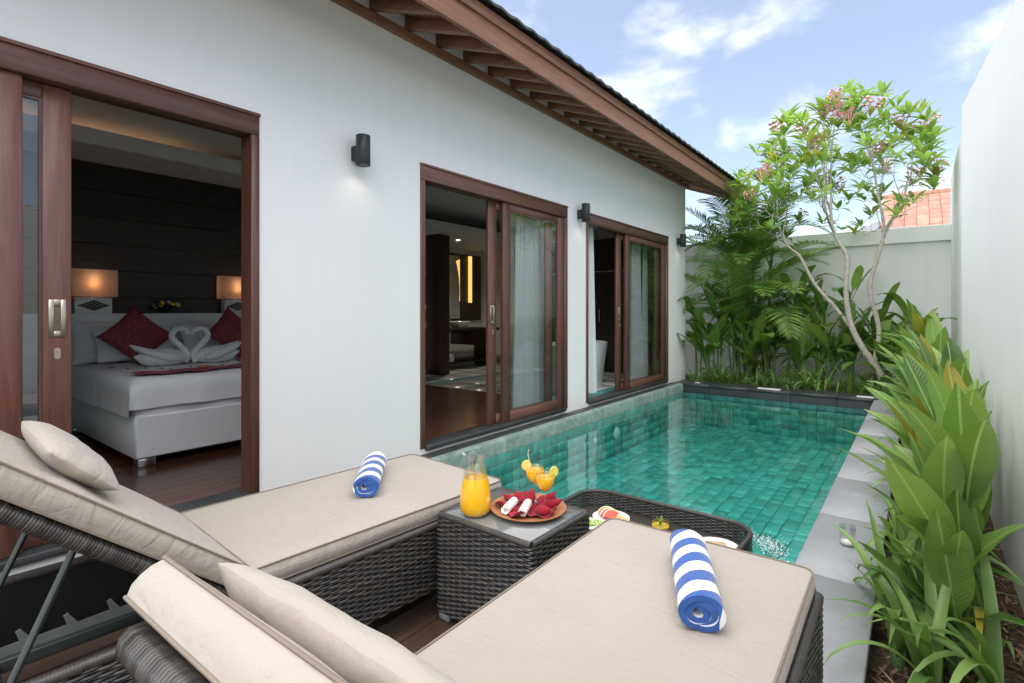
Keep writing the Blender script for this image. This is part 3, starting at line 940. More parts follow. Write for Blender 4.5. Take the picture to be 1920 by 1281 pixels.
LG_W = .745
def make_lounger(name, label, loc, rz, ang, seed, yh=-.60, bl=.765):
    root = thing(name, label, 'sun lounger', loc, rz, 'sun loungers on the deck')
    W = LG_W / 2
    y0, y1 = -1.26, .655          # base from head to foot
    zb, zt = .105, .362
    # woven base: one panel per side, over a dark core
    rr = .03
    path = [(W, y0 + rr)] + [(W, y1 - rr)] + arc(W - rr, y1 - rr, rr, 0, 90, 4) + [(-W + rr, y1)] + arc(-W + rr, y1 - rr, rr, 90, 180, 4) + [(-W, y0)]
    weave(path, zb, zt, out=1).obj('woven_skirt', WICKER, root, recalc=False, kind='stuff')
    core = MB()
    core.b2(W - .022, W - .0055, y0 + .01, y1 - .02, zb + .006, zt - .004)
    core.b2(-W + .0055, -W + .022, y0 + .01, y1 - .02, zb + .006, zt - .004)
    core.b2(-W + .0225, W - .0225, y1 - .022, y1 - .0055, zb + .006, zt - .004)
    core.b2(-W + .0225, W - .0225, yh + .05, y1 - .023, zt - .03, zt - .012)
    core.obj('base_core', WICK_BACK, root, smooth=0)
    # wrapped top rails
    wrapped([(W - .012, y0, zt + .006), (W - .012, y1 - .03, zt + .006)], .0165).obj('top_rail', WICKER, root)
    wrapped([(-W + .012, y0, zt + .006), (-W + .012, y1 - .03, zt + .006)], .0165).obj('top_rail', WICKER, root)
    wrapped([(-W + .02, y1 - .012, zt + .006), (W - .02, y1 - .012, zt + .006)], .0165).obj('foot_rail', WICKER, root)
    wrapped([(-W + .02, y0 + .01, zt - .02), (W - .02, y0 + .01, zt - .02)], .0165).obj('head_rail', WICKER, root)
    for sx in (-1, 1):
        for yy in (y0 + .05, y1 - .06):
            lg = MB().b2(sx * (W - .034) - .02, sx * (W - .034) + .02, yy - .02, yy + .02, .012, zt - .03, .004)
            o = lg.obj('leg', DARK_METAL, root)
            MB().b2(sx * (W - .034) - .023, sx * (W - .034) + .023, yy - .023, yy + .023, 0, .0125, .003).obj('glide', FOOT_M, o)
    # backrest frame, hinged
    ca, sa = math.cos(R(ang)), math.sin(R(ang))
    def B(x, t_, h):
        return (x, yh - t_ * ca - h * sa, zt + .018 + t_ * sa - h * ca) if False else (x, yh - t_ * ca + h * sa, zt + .018 + t_ * sa + h * ca)
    bw2 = W - .045
    fp = [B(bw2, .0, -.006), B(bw2, bl - .08, -.006)] + [B(bw2 - .08 + .08 * math.cos(R(a)), bl - .08 + .08 * math.sin(R(a)), -.006) for a in (20, 45, 70, 90)] + \
         [B(-bw2 + .08 - .08 * math.sin(R(a)), bl - .08 + .08 * math.cos(R(a)), -.006) for a in (0, 25, 50, 75)] + [B(-bw2, bl - .08, -.006), B(-bw2, .0, -.006)]
    wrapped(fp, .024, .008, 10).obj('backrest_frame', WICKER, root)
    for k in range(int((bl - .1) / .08)):
        tt = .06 + k * .08
        MB().box(B(0, tt, -.002), (2 * bw2 - .04, .052, .006), .001, Matrix.Rotation(R(-ang), 3, 'X')).obj('backrest_strap', WICKER, root)
    # prop bars and the notched stay
    for sx in (-1, 1):
        MB().tube([B(sx * .27, .46, -.025), (sx * .27, yh - .56, .20)], .0095, 8).obj('prop_bar', DARK_METAL, root)
        ns = MB()
        xx = sx * .27
        poly = [(yh - .70, .155), (yh - .06, .155), (yh - .06, .185)]
        for k in range(4):
            yk = yh - .16 - k * .12
            poly += [(yk, .185), (yk - .028, .228), (yk - .040, .222), (yk - .030, .188)]
        poly += [(yh - .70, .185)]
        ns.prism(poly, xx + sx * .014, xx + sx * .022, 'x')
        ns.obj('notched_stay', GREY_METAL, root)
        MB().b2(xx + sx * .01 - .016, xx + sx * .01 + .016, y0 + .03, yh + .1, .112, .154, .004).obj('inner_rail', DARK_METAL, root)
    MB().tube([(-.285, yh - .56, .20), (.285, yh - .56, .20)], .0095, 8).obj('cross_bar', DARK_METAL, root)
    MB().box((0, yh - .02, .21), (LG_W - .06, .03, .05), .004).obj('cross_member', DARK_METAL, root)
    MB().box((0, yh - .50, .127), (LG_W - .10, .04, .03), .004).obj('cross_member', DARK_METAL, root)
    # cushions
    T = .074
    sl = y1 - .035 - yh
    m_, ring = cushion(sl, LG_W - .045, T, seed=seed)
    sc_ = m_.obj('seat_cushion', CUSH, root, smooth=60, loc=(0, (yh + y1 - .035) / 2, zt + .020))
    piping(ring, .002).obj('piping', PIPE_M, sc_)
    piping([(x, y, .006) for x, y, z in ring], 0).obj('piping', PIPE_M, sc_)
    m_, ring = cushion(bl + .02, LG_W - .045, T, seed=seed + 5, wr=.010)
    cen = Vector(B(0, (bl + .02) / 2 + .012, .018))
    bc = m_.obj('back_cushion', CUSH, root, smooth=60, loc=cen, rot=(R(-ang), 0, 0))
    piping(ring, .002).obj('piping', PIPE_M, bc)
    piping([(x, y, .006) for x, y, z in ring], 0).obj('piping', PIPE_M, bc)
    return root, B, bl, T
L1, B1, bl1, T1 = make_lounger('sun_lounger', 'wicker sun lounger with cream cushion beside the bedroom door', (-1.975, 1.375, 0), R(-3.5), 39, 1)
L2, B2, bl2, T2 = make_lounger('sun_lounger', 'wicker sun lounger with cream cushion standing next to the stone pool edge', (-.60, 1.265, 0), R(.8), 52, 9, -.665, .55)

def headrest(root, B, bl, T, label, ang, seed):
    m_ = MB()
    L_, W_, H_ = .22, .60, .085
    def f(sgn):
        def g_(u, v):
            a, b = math.sin((u - .5) * PI), math.sin((v - .5) * PI)
            ex = (1 - abs(a) ** 4) * (1 - abs(b) ** 2.4)
            z = sgn * H_ / 2 * max(0, ex) ** .5
            sq = 1 - .05 * abs(a * b)
            return (a * W_ / 2 * sq, b * L_ / 2 * sq * (1 - .06 * abs(a) ** 3), z + .004 * mnoise.noise(Vector((a * 4, b * 3, seed))))
        return g_
    m_.grid(34, 18, f(1)); m_.grid(34, 18, f(-1))
    o = m_.obj('headrest_pillow', CUSH2, None, smooth=80, label=label, category='pillow', group='headrest pillows of the loungers')
    p = root.matrix_basis @ Vector(B(0 if bl > .7 else -.05, bl - (.20 if bl > .7 else .15), T + (.062 if bl > .7 else .045)))
    o.location = p
    o.rotation_euler = (Matrix.Rotation(root.rotation_euler.z, 3, 'Z') @ Matrix.Rotation(R(-ang - 4), 3, 'X')).to_euler()
for r_ in (L1, L2):
    r_.matrix_basis = Matrix.LocRotScale(r_.location, r_.rotation_euler, None)
headrest(L1, B1, bl1, T1, 'cream headrest pillow on the lounger beside the bedroom door', 39, 1)
headrest(L2, B2, bl2, T2, 'cream headrest pillow on the lounger next to the stone pool edge', 52, 4)

# striped rolled towels
t = NT('striped_towel')
_tc = t.n('ShaderNodeTexCoord'); _s = t.n('ShaderNodeSeparateXYZ', {0: _tc.outputs['Object']})
_nz = t.noise(_tc.outputs['Object'], 9, 2)
_y = t.math('ADD', t.math('ADD', _s.outputs[1], t.math('MULTIPLY', _s.outputs[0], -.55)), t.math('MULTIPLY', _nz, .02))
_m = t.math('FRACT', t.math('MULTIPLY', t.math('ADD', _y, 1.035), 1 / .108))
_st = t.math('GREATER_THAN', _m, .5)
_cc = t.mixc(_st, (.70, .70, .70), (.038, .105, .34))
_w = t.noise(_tc.outputs['Object'], 420, 3); _w2 = t.noise(_tc.outputs['Object'], 12, 3)
TOWEL_S = t.done(t.bsdf(_cc, .95, t.bump(t.math('ADD', t.math('MULTIPLY', _w, .25), _w2), .5, .006), Sheen_Weight=.3, Specular_IOR_Level=.1))
def roll(L_, r0, turns, th, flat=.85, seed=0, n=26, skew=.0):
    """a cloth wound into a spiral roll, lying along y, resting on z = 0"""
    m_ = MB()
    ENDA = 2 * PI * turns - PI * .55      # loose edge tucked underneath
    N = int(turns * n)
    prof = []
    for k in range(N + 1):
        a = 2 * PI * k / n
        rr = r0 - th * .93 * (turns - k / n)
        if k > N - 7: rr -= th * .85 * (k - (N - 7)) / 7      # the loose edge tapers into the roll
        prof.append((a, max(.004, rr)))
    ny_ = 10
    vs = []
    for side in (0, 1):
        for k, (a, rr) in enumerate(prof):
            rad = rr - (th * .86 if side else 0)
            for j in range(ny_ + 1):
                v = j / ny_
                endin = .010 * mnoise.noise(Vector((a * .7, v * 3 + seed, seed))) if v in (0, 1) else 0
                y = (v - .5) * L_ + endin + (.008 * (k / N - .5)) * (1 if v > .5 else -1)
                bul = 1 + .06 * mnoise.noise(Vector((math.cos(a) * 1.5, v * 4, seed + math.sin(a)))) + skew * (v - .5)
                x = rad * bul * math.cos(-a + ENDA); z = rad * bul * flat * math.sin(-a + ENDA)
                vs.append((x, y, max(.001, z + r0 * flat - .006)))
    K = ny_ + 1; o = (N + 1) * K
    fs = []
    for k in range(N):
        for j in range(ny_):
            a = k * K + j
            fs.append((a, a + 1, a + K + 1, a + K))
            fs.append((o + a, o + a + K, o + a + K + 1, o + a + 1))
        fs.append((k * K, (k + 1) * K, o + (k + 1) * K, o + k * K))
        a = k * K + ny_
        fs.append((a, o + a, o + a + K, a + K))
    for k in (0, N):
        for j in range(ny_):
            a = k * K + j
            fs.append((a, o + a, o + a + 1, a + 1))
    m_.add(vs, fs)
    m_.under = [i for i, f in enumerate(fs) if all(q >= o for q in f)]
    return m_
def towel(m_, **k):
    o = m_.obj('rolled_towel', [TOWEL_S, m_fabric('white_underside', (.72, .72, .72), .05, .95, .5, 500)], None, recalc=False, **k)
    for i in m_.under: o.data.polygons[i].material_index = 1
    return o
CT = .362 + .020 + .074 + .004
towel(roll(.41, .067, 2.6, .020, .84, 2), smooth=60, loc=(-.515, 1.515, CT - .002), rot=(0, 0, R(24)),
    label='blue and white striped towel rolled on the lounger next to the stone pool edge', category='towel', group='striped towels')
towel(roll(.40, .066, 2.6, .0195, .86, 6), smooth=60, loc=(-2.03, 1.53, CT - .002), rot=(0, 0, R(47)),
    label='blue and white striped towel rolled on the lounger beside the bedroom door', category='towel', group='striped towels')

# ------------------------------------------------------------------ side table
tb = thing('side_table', 'square wicker side table with glass top between the loungers', 'table', (-1.322, 1.715, 0), R(-1))
tw, tl2, th_ = .245, .205, .435
tp = rrect(-tw, tw, -tl2, tl2, .012, 3)
weave(list(reversed(tp)), .035, th_ - .012, True, out=-1).obj('woven_side', WICKER, tb, recalc=False, kind='stuff')
MB().b2(-tw + .007, tw - .007, -tl2 + .007, tl2 - .007, .03, th_ - .016).obj('table_core', WICK_BACK, tb, smooth=0)
wrapped([(-tw + .012, -tl2 + .01, th_ - .004), (tw - .012, -tl2 + .01, th_ - .004)], .0125).obj('top_edge', WICKER, tb)
wrapped([(-tw + .012, tl2 - .01, th_ - .004), (tw - .012, tl2 - .01, th_ - .004)], .0125).obj('top_edge', WICKER, tb)
wrapped([(-tw + .010, -tl2 + .02, th_ - .004), (-tw + .010, tl2 - .02, th_ - .004)], .0125).obj('top_edge', WICKER, tb)
wrapped([(tw - .010, -tl2 + .02, th_ - .004), (tw - .010, tl2 - .02, th_ - .004)], .0125).obj('top_edge', WICKER, tb)
tgl = NT('table_glass')
TG = tgl.done(tgl.bsdf((.16, .165, .16), .10, None, Specular_IOR_Level=.6, Coat_Weight=.6, Coat_Roughness=.04))
MB().b2(-tw + .024, tw - .024, -tl2 + .022, tl2 - .022, th_ - .015, th_ + .004, .002).obj('glass_top', TG, tb)
for sx in (-1, 1):
    for sy in (-1, 1):
        MB().b2(sx * (tw - .035) - .03, sx * (tw - .035) + .03, sy * (tl2 - .02) - .012, sy * (tl2 - .02) + .012, 0, .034, .004).obj('foot', FOOT_M, tb)
TT = th_ + .004

CLEAR = m_glass('clear_glass', (.985, .99, .99), 0.0, 1.75)
JUICE = NT('orange_juice'); JUICE = JUICE.done(JUICE.bsdf((.95, .50, .010), .25, None, Coat_Weight=1.0, Coat_Roughness=.03))
LEMON = m_plain('lemon', (.80, .68, .12), .4, .2, 40)
LEMON_W = m_plain('lemon_flesh', (.82, .77, .38), .4, .1, 60)
GREENG = m_leaf('garnish_leaf', (.12, .30, .03), (.35, .55, .10))
RED = m_fabric('red_napkin', (.36, .012, .03), .35, .75, .5)
WOODP = m_wood('plate_wood', (.28, .11, .05), (.42, .18, .08), (.5, .24, .12), 'x', .35)
TOWEL_W = m_fabric('white_terry', (.80, .80, .79), .05, .95, .5, 500)

jug = thing('juice_jug', 'clear glass jug of orange juice on the side table', 'jug', (-1.43, 1.60, TT))
op = [(.040, .004), (.052, .006), (.0605, .02), (.0635, .045), (.062, .08), (.055, .125), (.046, .165), (.0415, .195), (.041, .225), (.0435, .252)]
def shell_prof(op, th=.0025):
    return [(0, .0)] + [(op[0][0], 0)] + op + [(r - th, z) for r, z in reversed(op)] + [(0, op[0][1] + .003)]
MB().lathe(shell_prof(op), n=32).obj('glass_body', CLEAR, jug, smooth=60)
jp = [(0, .0055), (.050, .0058), (.0610, .02), (.0642, .045), (.0627, .08), (.0557, .125), (.0495, .152), (.0465, .1524), (0, .1525)]
MB().lathe(jp, n=32).obj('juice', JUICE, jug, smooth=40)
MB().tube(crom([(-.041, -.01, .235), (-.058, -.018, .24), (-.066, -.02, .215), (-.060, -.018, .18), (-.048, -.012, .16)], 5), .0045, 8).obj('handle', CLEAR, jug)
sp_ = MB().grid(8, 5, lambda u, v: ((.0435 + .022 * v * math.exp(-((u - .5) * 4) ** 2)) * math.cos((u - .5) * 1.2 + .5), (.0435 + .022 * v * math.exp(-((u - .5) * 4) ** 2)) * math.sin((u - .5) * 1.2 + .5), .248 + .016 * v))
sp_.obj('spout', CLEAR, jug)

plate = MB().lathe([(0, .0), (.09, 0), (.135, .008), (.157, .020), (.1565, .0235), (.150, .0225), (.128, .012), (.088, .006), (0, .006)], n=48)
plate.obj('serving_plate', WOODP, None, smooth=50, loc=(-1.275, 1.755, TT), label='round wooden serving plate carrying the drinks on the side table', category='plate')
PZ = TT + .006
PC = Vector((-1.275, 1.755, 0))
nap = MB()
def napf(u, v):
    a = u * 2 * PI; 
    lob = .118 + .020 * math.cos(5 * a + .6) + .006 * math.sin(9 * a)
    r = lob * v
    z = .004 + .03 * v ** 2.2 * (.55 + .45 * math.sin(5 * a + 1.2)) + .010 * math.sin(11 * a + 2 * v) * v + .006 * mnoise.noise(Vector((math.cos(a) * 3 * v, math.sin(a) * 3 * v, 1)))
    return (r * math.cos(a), r * math.sin(a), max(z, .0015 + .014 * max(0, v - .75)))
nap.grid(64, 9, napf)
for i, (ang_, ln, tilt) in enumerate(((28, .085, 24), (62, .075, 30), (-14, .08, 20), (118, .07, 26), (178, .085, 14), (150, .07, 20))):
    d_ = Vector((math.cos(R(ang_)), math.sin(R(ang_)), 0))
    p0 = d_ * .055 + Vector((0, 0, .012)); p1 = d_ * (.055 + ln) + Vector((0, 0, .014 + ln * math.tan(R(tilt))))
    nap.tube([p0, p0.lerp(p1, .35) + Vector((0, 0, .004)), p0.lerp(p1, .75) - Vector((0, 0, .003)), p1], [.014, .021, .014, .003], 7)
nap.obj('red_napkin', RED, None, smooth=70, recalc=False, loc=(PC.x, PC.y, PZ), kind=None, label='crumpled red napkin spread over the wooden plate', category='napkin')
for i, (dx_, dy_, rz_, lab) in enumerate(((-.052, -.060, 18, 'small white rolled face towel on the napkin, nearer the jug'), (.012, -.040, 24, 'small white rolled face towel on the napkin, nearer the cocktail glasses'))):
    roll(.105, .0225, 2.4, .0075, .95, i + 3, 18).obj('face_towel', TOWEL_W, None, smooth=60, loc=(PC.x + dx_, PC.y + dy_, PZ + .008), rot=(0, 0, R(rz_)), label=lab, category='towel', group='white face towels on the plate')

def cocktail(loc, label, kind, rz):
    g_ = thing('cocktail_glass', label, 'glass', loc, rz, 'cocktail glasses on the plate')
    gp = [(.0, .0), (.031, .0), (.031, .0015), (.012, .004), (.0042, .008), (.0036, .035), (.0042, .072), (.010, .081), (.026, .094), (.036, .112), (.0385, .134), (.038, .150),
          (.0365, .150), (.037, .134), (.0345, .113), (.025, .0962), (.0, .0845)]
    MB().lathe(gp, n=28).obj('glass_body', CLEAR, g_, smooth=60)
    MB().lathe([(0, .0805), (.0106, .0806), (.0266, .0935), (.0367, .112), (.0388, .128), (.0391, .137), (.0366, .1374), (0, .1375)], n=28).obj('juice', JUICE, g_, smooth=40)
    lm = MB().lathe([(0, -.002), (.021, -.002), (.0225, 0), (.021, .002), (0, .002)], (0, 0, 0), 24, Matrix.Rotation(PI / 2, 3, 'X'))
    o = lm.obj('lemon_slice', LEMON, g_, loc=(-.037, -.004, .156), rot=(0, .1, .5))
    fl_ = MB()
    for k in range(8):
        a = 2 * PI * k / 8
        fl_.add([(.003 * math.cos(a + .39), -.0026, .003 * math.sin(a + .39)), (.0165 * math.cos(a + .08), -.0026, .0165 * math.sin(a + .08)), (.0178 * math.cos(a + .39), -.0026, .0178 * math.sin(a + .39)), (.0165 * math.cos(a + .70), -.0026, .0165 * math.sin(a + .70))], [(0, 1, 2, 3)])
    fl_.obj('flesh', LEMON_W, o, recalc=False, smooth=0)
    if kind == 0:
        MB().tube(crom([(-.01, .01, .10), (-.024, .006, .17), (-.030, .002, .205), (-.026, .0, .222)], 4), .0018, 6).obj('stirrer', m_plain('pale_stick', (.75, .72, .5), .5), g_)
    else:
        MB().grid(6, 2, lambda u, v: (.03 + .008 * u, (v - .5) * .022 * math.sin(PI * (u * .9 + .05)), .13 + .06 * u)).obj('garnish_leaf', GREENG, g_, recalc=False)
    return g_
cocktail((PC.x - .010, PC.y + .062, PZ + .014), 'cocktail glass of orange juice with lemon slice and pale stirrer', 0, R(35))
cocktail((PC.x + .075, PC.y + .012, PZ + .012), 'cocktail glass of orange juice with lemon slice and green leaf', 1, R(-140))

# ------------------------------------------------------------------ floating breakfast tray
FT = Vector((-1.34, 3.04, WATER_Z - .01))
tr = thing('floating_tray', 'dark wicker floating tray with rounded corners on the pool water', 'tray', FT, R(-1))
tpath = rrect(-.58, .58, -.36, .36, .17, 8)
weave(list(reversed(tpath)), .0, .115, True, out=-1).obj('woven_side', WICKER, tr, recalc=False, kind='stuff')
weave([(x * .972, y * .955) for x, y in tpath], .02, .115, True, out=-1).obj('woven_lining', WICKER, tr, recalc=False, kind='stuff')
wrapped([(x * .986, y * .978, .118) for x, y in tpath] + [(tpath[0][0] * .986, tpath[0][1] * .978, .118)], .015).obj('rim', WICKER, tr)
MB().prism([(x * .975, y * .965) for x, y in tpath], .004, .018, 'z').obj('tray_floor', WICKER, tr, smooth=0)
fz = FT.z + .018
WPLATE = m_plain('white_porcelain', (.82, .82, .80), .15, .03)
def wplate(x, y, r, label):
    MB().lathe([(0, 0), (r * .55, 0), (r * .8, .006), (r, .016), (r * .99, .0185), (r * .8, .010), (r * .55, .005), (0, .005)], n=40).obj('plate', WPLATE, None, smooth=50, loc=(x, y, fz), label=label, category='plate', group='white plates on the floating tray')
MELON = m_plain('watermelon_flesh', (.75, .10, .07), .3, .25, 30, .3, 60)
PEACH = m_plain('papaya_flesh', (.85, .42, .16), .35, .2, 25)
KIWI = m_plain('kiwi_flesh', (.30, .45, .05), .35, .3, 30)
RIND = m_plain('melon_rind', (.65, .72, .42), .4)
def wedge(label, m, loc, rz, r=.055, th=.016, tilt=60):
    w = thing('fruit_slice', label, 'fruit', loc, rz, 'fruit on the floating tray')
    M_ = Matrix.Rotation(R(tilt), 3, 'X')
    pl = [(0, 0)] + [(r * math.cos(R(a)), r * math.sin(R(a))) for a in range(20, 161, 14)]
    a_ = MB(); a_.prism(pl, -th / 2, th / 2, 'z'); a_.v = [tuple(M_ @ Vector(v)) for v in a_.v]
    a_.obj('flesh', m, w)
    pl = [(r * 1.002 * math.cos(R(a)), r * 1.002 * math.sin(R(a))) for a in range(20, 161, 14)] + [(r * 1.12 * math.cos(R(a)), r * 1.12 * math.sin(R(a))) for a in range(160, 19, -14)]
    a_ = MB(); a_.prism(pl, -th / 2, th / 2, 'z'); a_.v = [tuple(M_ @ Vector(v)) for v in a_.v]
    a_.obj('rind', RIND, w)
wplate(-1.63, 3.19, .125, 'white plate of sliced melon and papaya on the floating tray')
for i in range(3):
    wedge(['red watermelon slice at the rim of the melon plate', 'red watermelon slice in the middle of the three on the melon plate', 'red watermelon slice touching the papaya'][i], MELON, (-1.665 + .028 * i, 3.195 - .012 * i, fz + .010), R(20 + 12 * i), .06, .016, 52)
for i in range(3):
    wedge(['orange papaya slice touching the watermelon', 'orange papaya slice in the middle of the three papaya slices', 'orange papaya slice at the rim of the melon plate'][i], PEACH, (-1.575 + .03 * i, 3.165 - .018 * i, fz + .010), R(-30 + 10 * i), .045, .014, 36)
wplate(-1.74, 2.98, .115, 'white plate of green and orange fruit on the tray, beside the side table')
for i in range(4):
    wedge([a + ' green kiwi slice counted from the orange slices beside the side table' for a in ('first', 'second', 'third', 'fourth')][i], KIWI, (-1.70 + .022 * i, 2.985 + .01 * i, fz + .008), R(15 * i), .042, .014, 40)
for i in range(3):
    wedge([a + ' orange slice counted from the plate rim, on the kiwi plate' for a in ('first', 'second', 'third')][i], m_plain('orange_flesh', (.85, .30, .03), .35, .2, 40) if i == 0 else bpy.data.materials['orange_flesh'], (-1.78 + .02 * i, 3.02, fz + .008), R(-10 + 20 * i), .042, .014, 44)
wplate(-.93, 3.17, .13, 'white plate with toast at the empty end of the floating tray')
MB().box((-.93, 3.17, fz + .020), (.10, .10, .016), .005, Matrix.Rotation(.4, 3, 'Z')).obj('toast', m_plain('toast', (.62, .40, .20), .8, .3, 20, .4, 60), label='slice of pale toast on the end plate of the tray', category='bread')
gb = thing('drink_bowl', 'clear glass bowl of yellow drink with green garnish on the floating tray', 'glass', (-1.285, 3.19, fz))
MB().lathe(shell_prof([(.040, .003), (.050, .012), (.058, .04), (.060, .075)]), n=28).obj('glass_body', CLEAR, gb, smooth=60)
MB().lathe([(0, .006), (.047, .012), (.0545, .035), (.0552, .045), (0, .0455)], n=28).obj('drink', m_plain('yellow_drink', (.75, .50, .02), .15), gb)
for k in range(4):
    a = k * 1.7
    MB().grid(5, 2, lambda u, v: (.045 * (u - .3) * math.cos(a) - (v - .5) * .02 * math.sin(a) * math.sin(PI * (.1 + u * .85)), .045 * (u - .3) * math.sin(a) + (v - .5) * .02 * math.cos(a) * math.sin(PI * (.1 + u * .85)), .05 + .05 * u)).obj('garnish_leaf', GREENG, gb, recalc=False)

# tumbler on the stone edge
tm_ = thing('glass_tumbler', 'small clear glass tumbler with white wax on the stone pool edge', 'glass', (-.30, 3.36, 0))
MB().lathe(shell_prof([(.033, .004), (.037, .03), (.040, .105)], .003), n=28).obj('glass_body', CLEAR, tm_, smooth=60)
wx = MB().grid(20, 6, lambda u, v: (.0335 * v * math.cos(2 * PI * u), .0335 * v * math.sin(2 * PI * u), .030 + .012 * mnoise.noise(Vector((math.cos(2 * PI * u) * v * 3, math.sin(2 * PI * u) * v * 3, 5))) - .012 * v))
wx.lathe([(0, .007), (.031, .008), (.0335, .02)], n=20)
wx.obj('wax', m_plain('white_wax', (.85, .85, .84), .5), tm_, smooth=70, recalc=False)
# pool fittings
pf = thing('pool_light', 'round white underwater light on the house side of the pool', 'pool light', (PX0 + .005, 6.55, -.41))
MB().lathe([(0, 0), (.085, 0), (.085, .012), (.07, .022), (0, .026)], n=28, M=Matrix.Rotation(PI / 2, 3, 'Y')).obj('housing', WHITE_GLOSS, pf)
MB().lathe([(0, .024), (.05, .0235), (.045, .034), (0, .038)], n=24, M=Matrix.Rotation(PI / 2, 3, 'Y')).obj('lens', m_plain('lamp_lens', (.6, .68, .66), .15), pf)
pf = thing('pool_inlet', 'small white water inlet on the house side of the pool', 'inlet', (PX0 + .005, 5.94, -.385))
MB().lathe([(0, 0), (.035, 0), (.035, .010), (.024, .018), (.014, .018), (.012, .010), (0, .010)], n=20, M=Matrix.Rotation(PI / 2, 3, 'Y')).obj('housing', WHITE_GLOSS, pf)
MB().lathe([(0, .0102), (.011, .0102), (.006, .016), (0, .017)], n=16, M=Matrix.Rotation(PI / 2, 3, 'Y')).obj('nozzle', GREY_METAL, pf)
for (x, y, w, d_, lab) in ((-1.90, 9.235, .34, .13, 'white skimmer cover plate in the middle of the far stone coping'), (-.58, 9.24, .26, .12, 'white cover plate at the planted corner of the far stone coping'), (-3.05, 9.26, .09, .07, 'tiny white cover plate on the far coping near the house corner')):
    MB().box((x, y, .0095), (w, d_, .012), .004).obj('cover_plate', WHITE_MATT, label=lab, category='cover plate')
# foam where the jet breaks the surface
fo = MB()
rnd = random.Random(3)
for k in range(420):
    a = rnd.gauss(0, 1); b = rnd.gauss(0, 1)
    x = -.70 + a * .07; y = 3.42 + b * .07 - a * .05
    if x > PX1 - .02: continue
    r = rnd.uniform(.001, .0048)
    fo.lathe([(0, -.5 * r), (.8 * r, -.3 * r), (r, .1 * r), (.6 * r, .6 * r), (0, .8 * r)], (x, y, WATER_Z + .002), 6)
fo.obj('foam', m_plain('foam', (.85, .88, .88), .4), smooth=80, kind='stuff', label='white foam bubbles on the pool beside the stone edge', category='foam')

# ================================================================== inside the villa
LINEN = m_fabric('white_linen', (.82, .82, .82), .05, .9, .4)
BEDGREY = m_plain('bed_lacquer', (.78, .78, .77), .35, .04)
t = NT('red_brocade')
_c = t.co(); _v = t.n('ShaderNodeTexVoronoi', {'Vector': _c, 'Scale': 34.0}, feature='DISTANCE_TO_EDGE')
_n = t.noise(_c, 45, 2)
_mk = t.math('LESS_THAN', t.math('ADD', _v.outputs['Distance'], t.math('MULTIPLY', _n, .22)), .17)
BROCADE = t.done(t.bsdf(t.mixc(_mk, (.20, .018, .030), (.34, .085, .075)), .65))
REDCLOTH = m_fabric('red_runner', (.32, .018, .06), .3, .7, .5)
PETAL = m_plain('red_petal', (.32, .012, .03), .6, .3, 20)

bedT = thing('bed', 'white king bed with a boxed base, seen through the open bedroom door', 'bed', (-5.68, 2.33, .066))
bx0, bx1, by0, by1 = -.99, .99, -.95, .95
MB().b2(bx0, bx1, by0, by1, .07, .40, .012).obj('bed_base', BEDGREY, bedT)
for sx in (-1, 1):
    for sy in (-1, 1):
        MB().b2(sx * .90 - .06, sx * .90 + .06, sy * .86 - .06, sy * .86 + .06, 0, .07, .004).obj('foot', STEEL, bedT)
mt, ring = cushion(1.96, 1.90, .27, .02, .07, 30, 30, 3, .01)
MT = mt.obj('mattress', LINEN, bedT, loc=(0, 0, .39), rot=(0, 0, R(90)), smooth=60)
cv = MB()
def cover(u, v):
    a = (u - .5) * 2; b = (v - .5) * 2
    # a runs across the bed (y), b along it (x); sides hang down
    def fold(q, half, rad=.06, drop=.30):
        s_ = q * (half + drop)
        if abs(s_) <= half - rad: return s_, 0.0
        d = abs(s_) - (half - rad); L_ = rad * PI / 2
        if d < L_: 
            w = d / rad
            return math.copysign(half - rad + rad * math.sin(w), s_), -rad * (1 - math.cos(w))
        return math.copysign(half, s_), -rad - (d - L_)
    y, zy = fold(a, .975, drop=.26)
    if b > 0: x, zx = fold(b, .99 + .02, drop=.20)
    else: x, zx = b * .55, 0
    z = .685 + min(zy, zx) if (zy < -.05 or zx < -.05) else .685 + zy + zx
    wv = .012 * mnoise.noise(Vector((a * 5, b * 5, 2)))
    hang = max(0, -(z - .62))
    rip = .012 * math.sin(y * 14 + x * 3) * min(1, hang * 6) if zx <= zy else .012 * math.sin(x * 13) * min(1, hang * 6)
    if zx < zy: x += rip + .012
    elif zy < -.02: y += math.copysign(abs(rip) + .012, y)
    return (x, y, z + wv * .6)
cv.grid(44, 40, cover)
cv.obj('duvet', LINEN, bedT, smooth=80, recalc=False)
hb = MB().b2(-6.795, -6.68, .2, 3.44, .066, 1.245, .008).obj('headboard', BEDGREY, None, label='long pale headboard panel carrying the two bedside lamps', category='headboard')

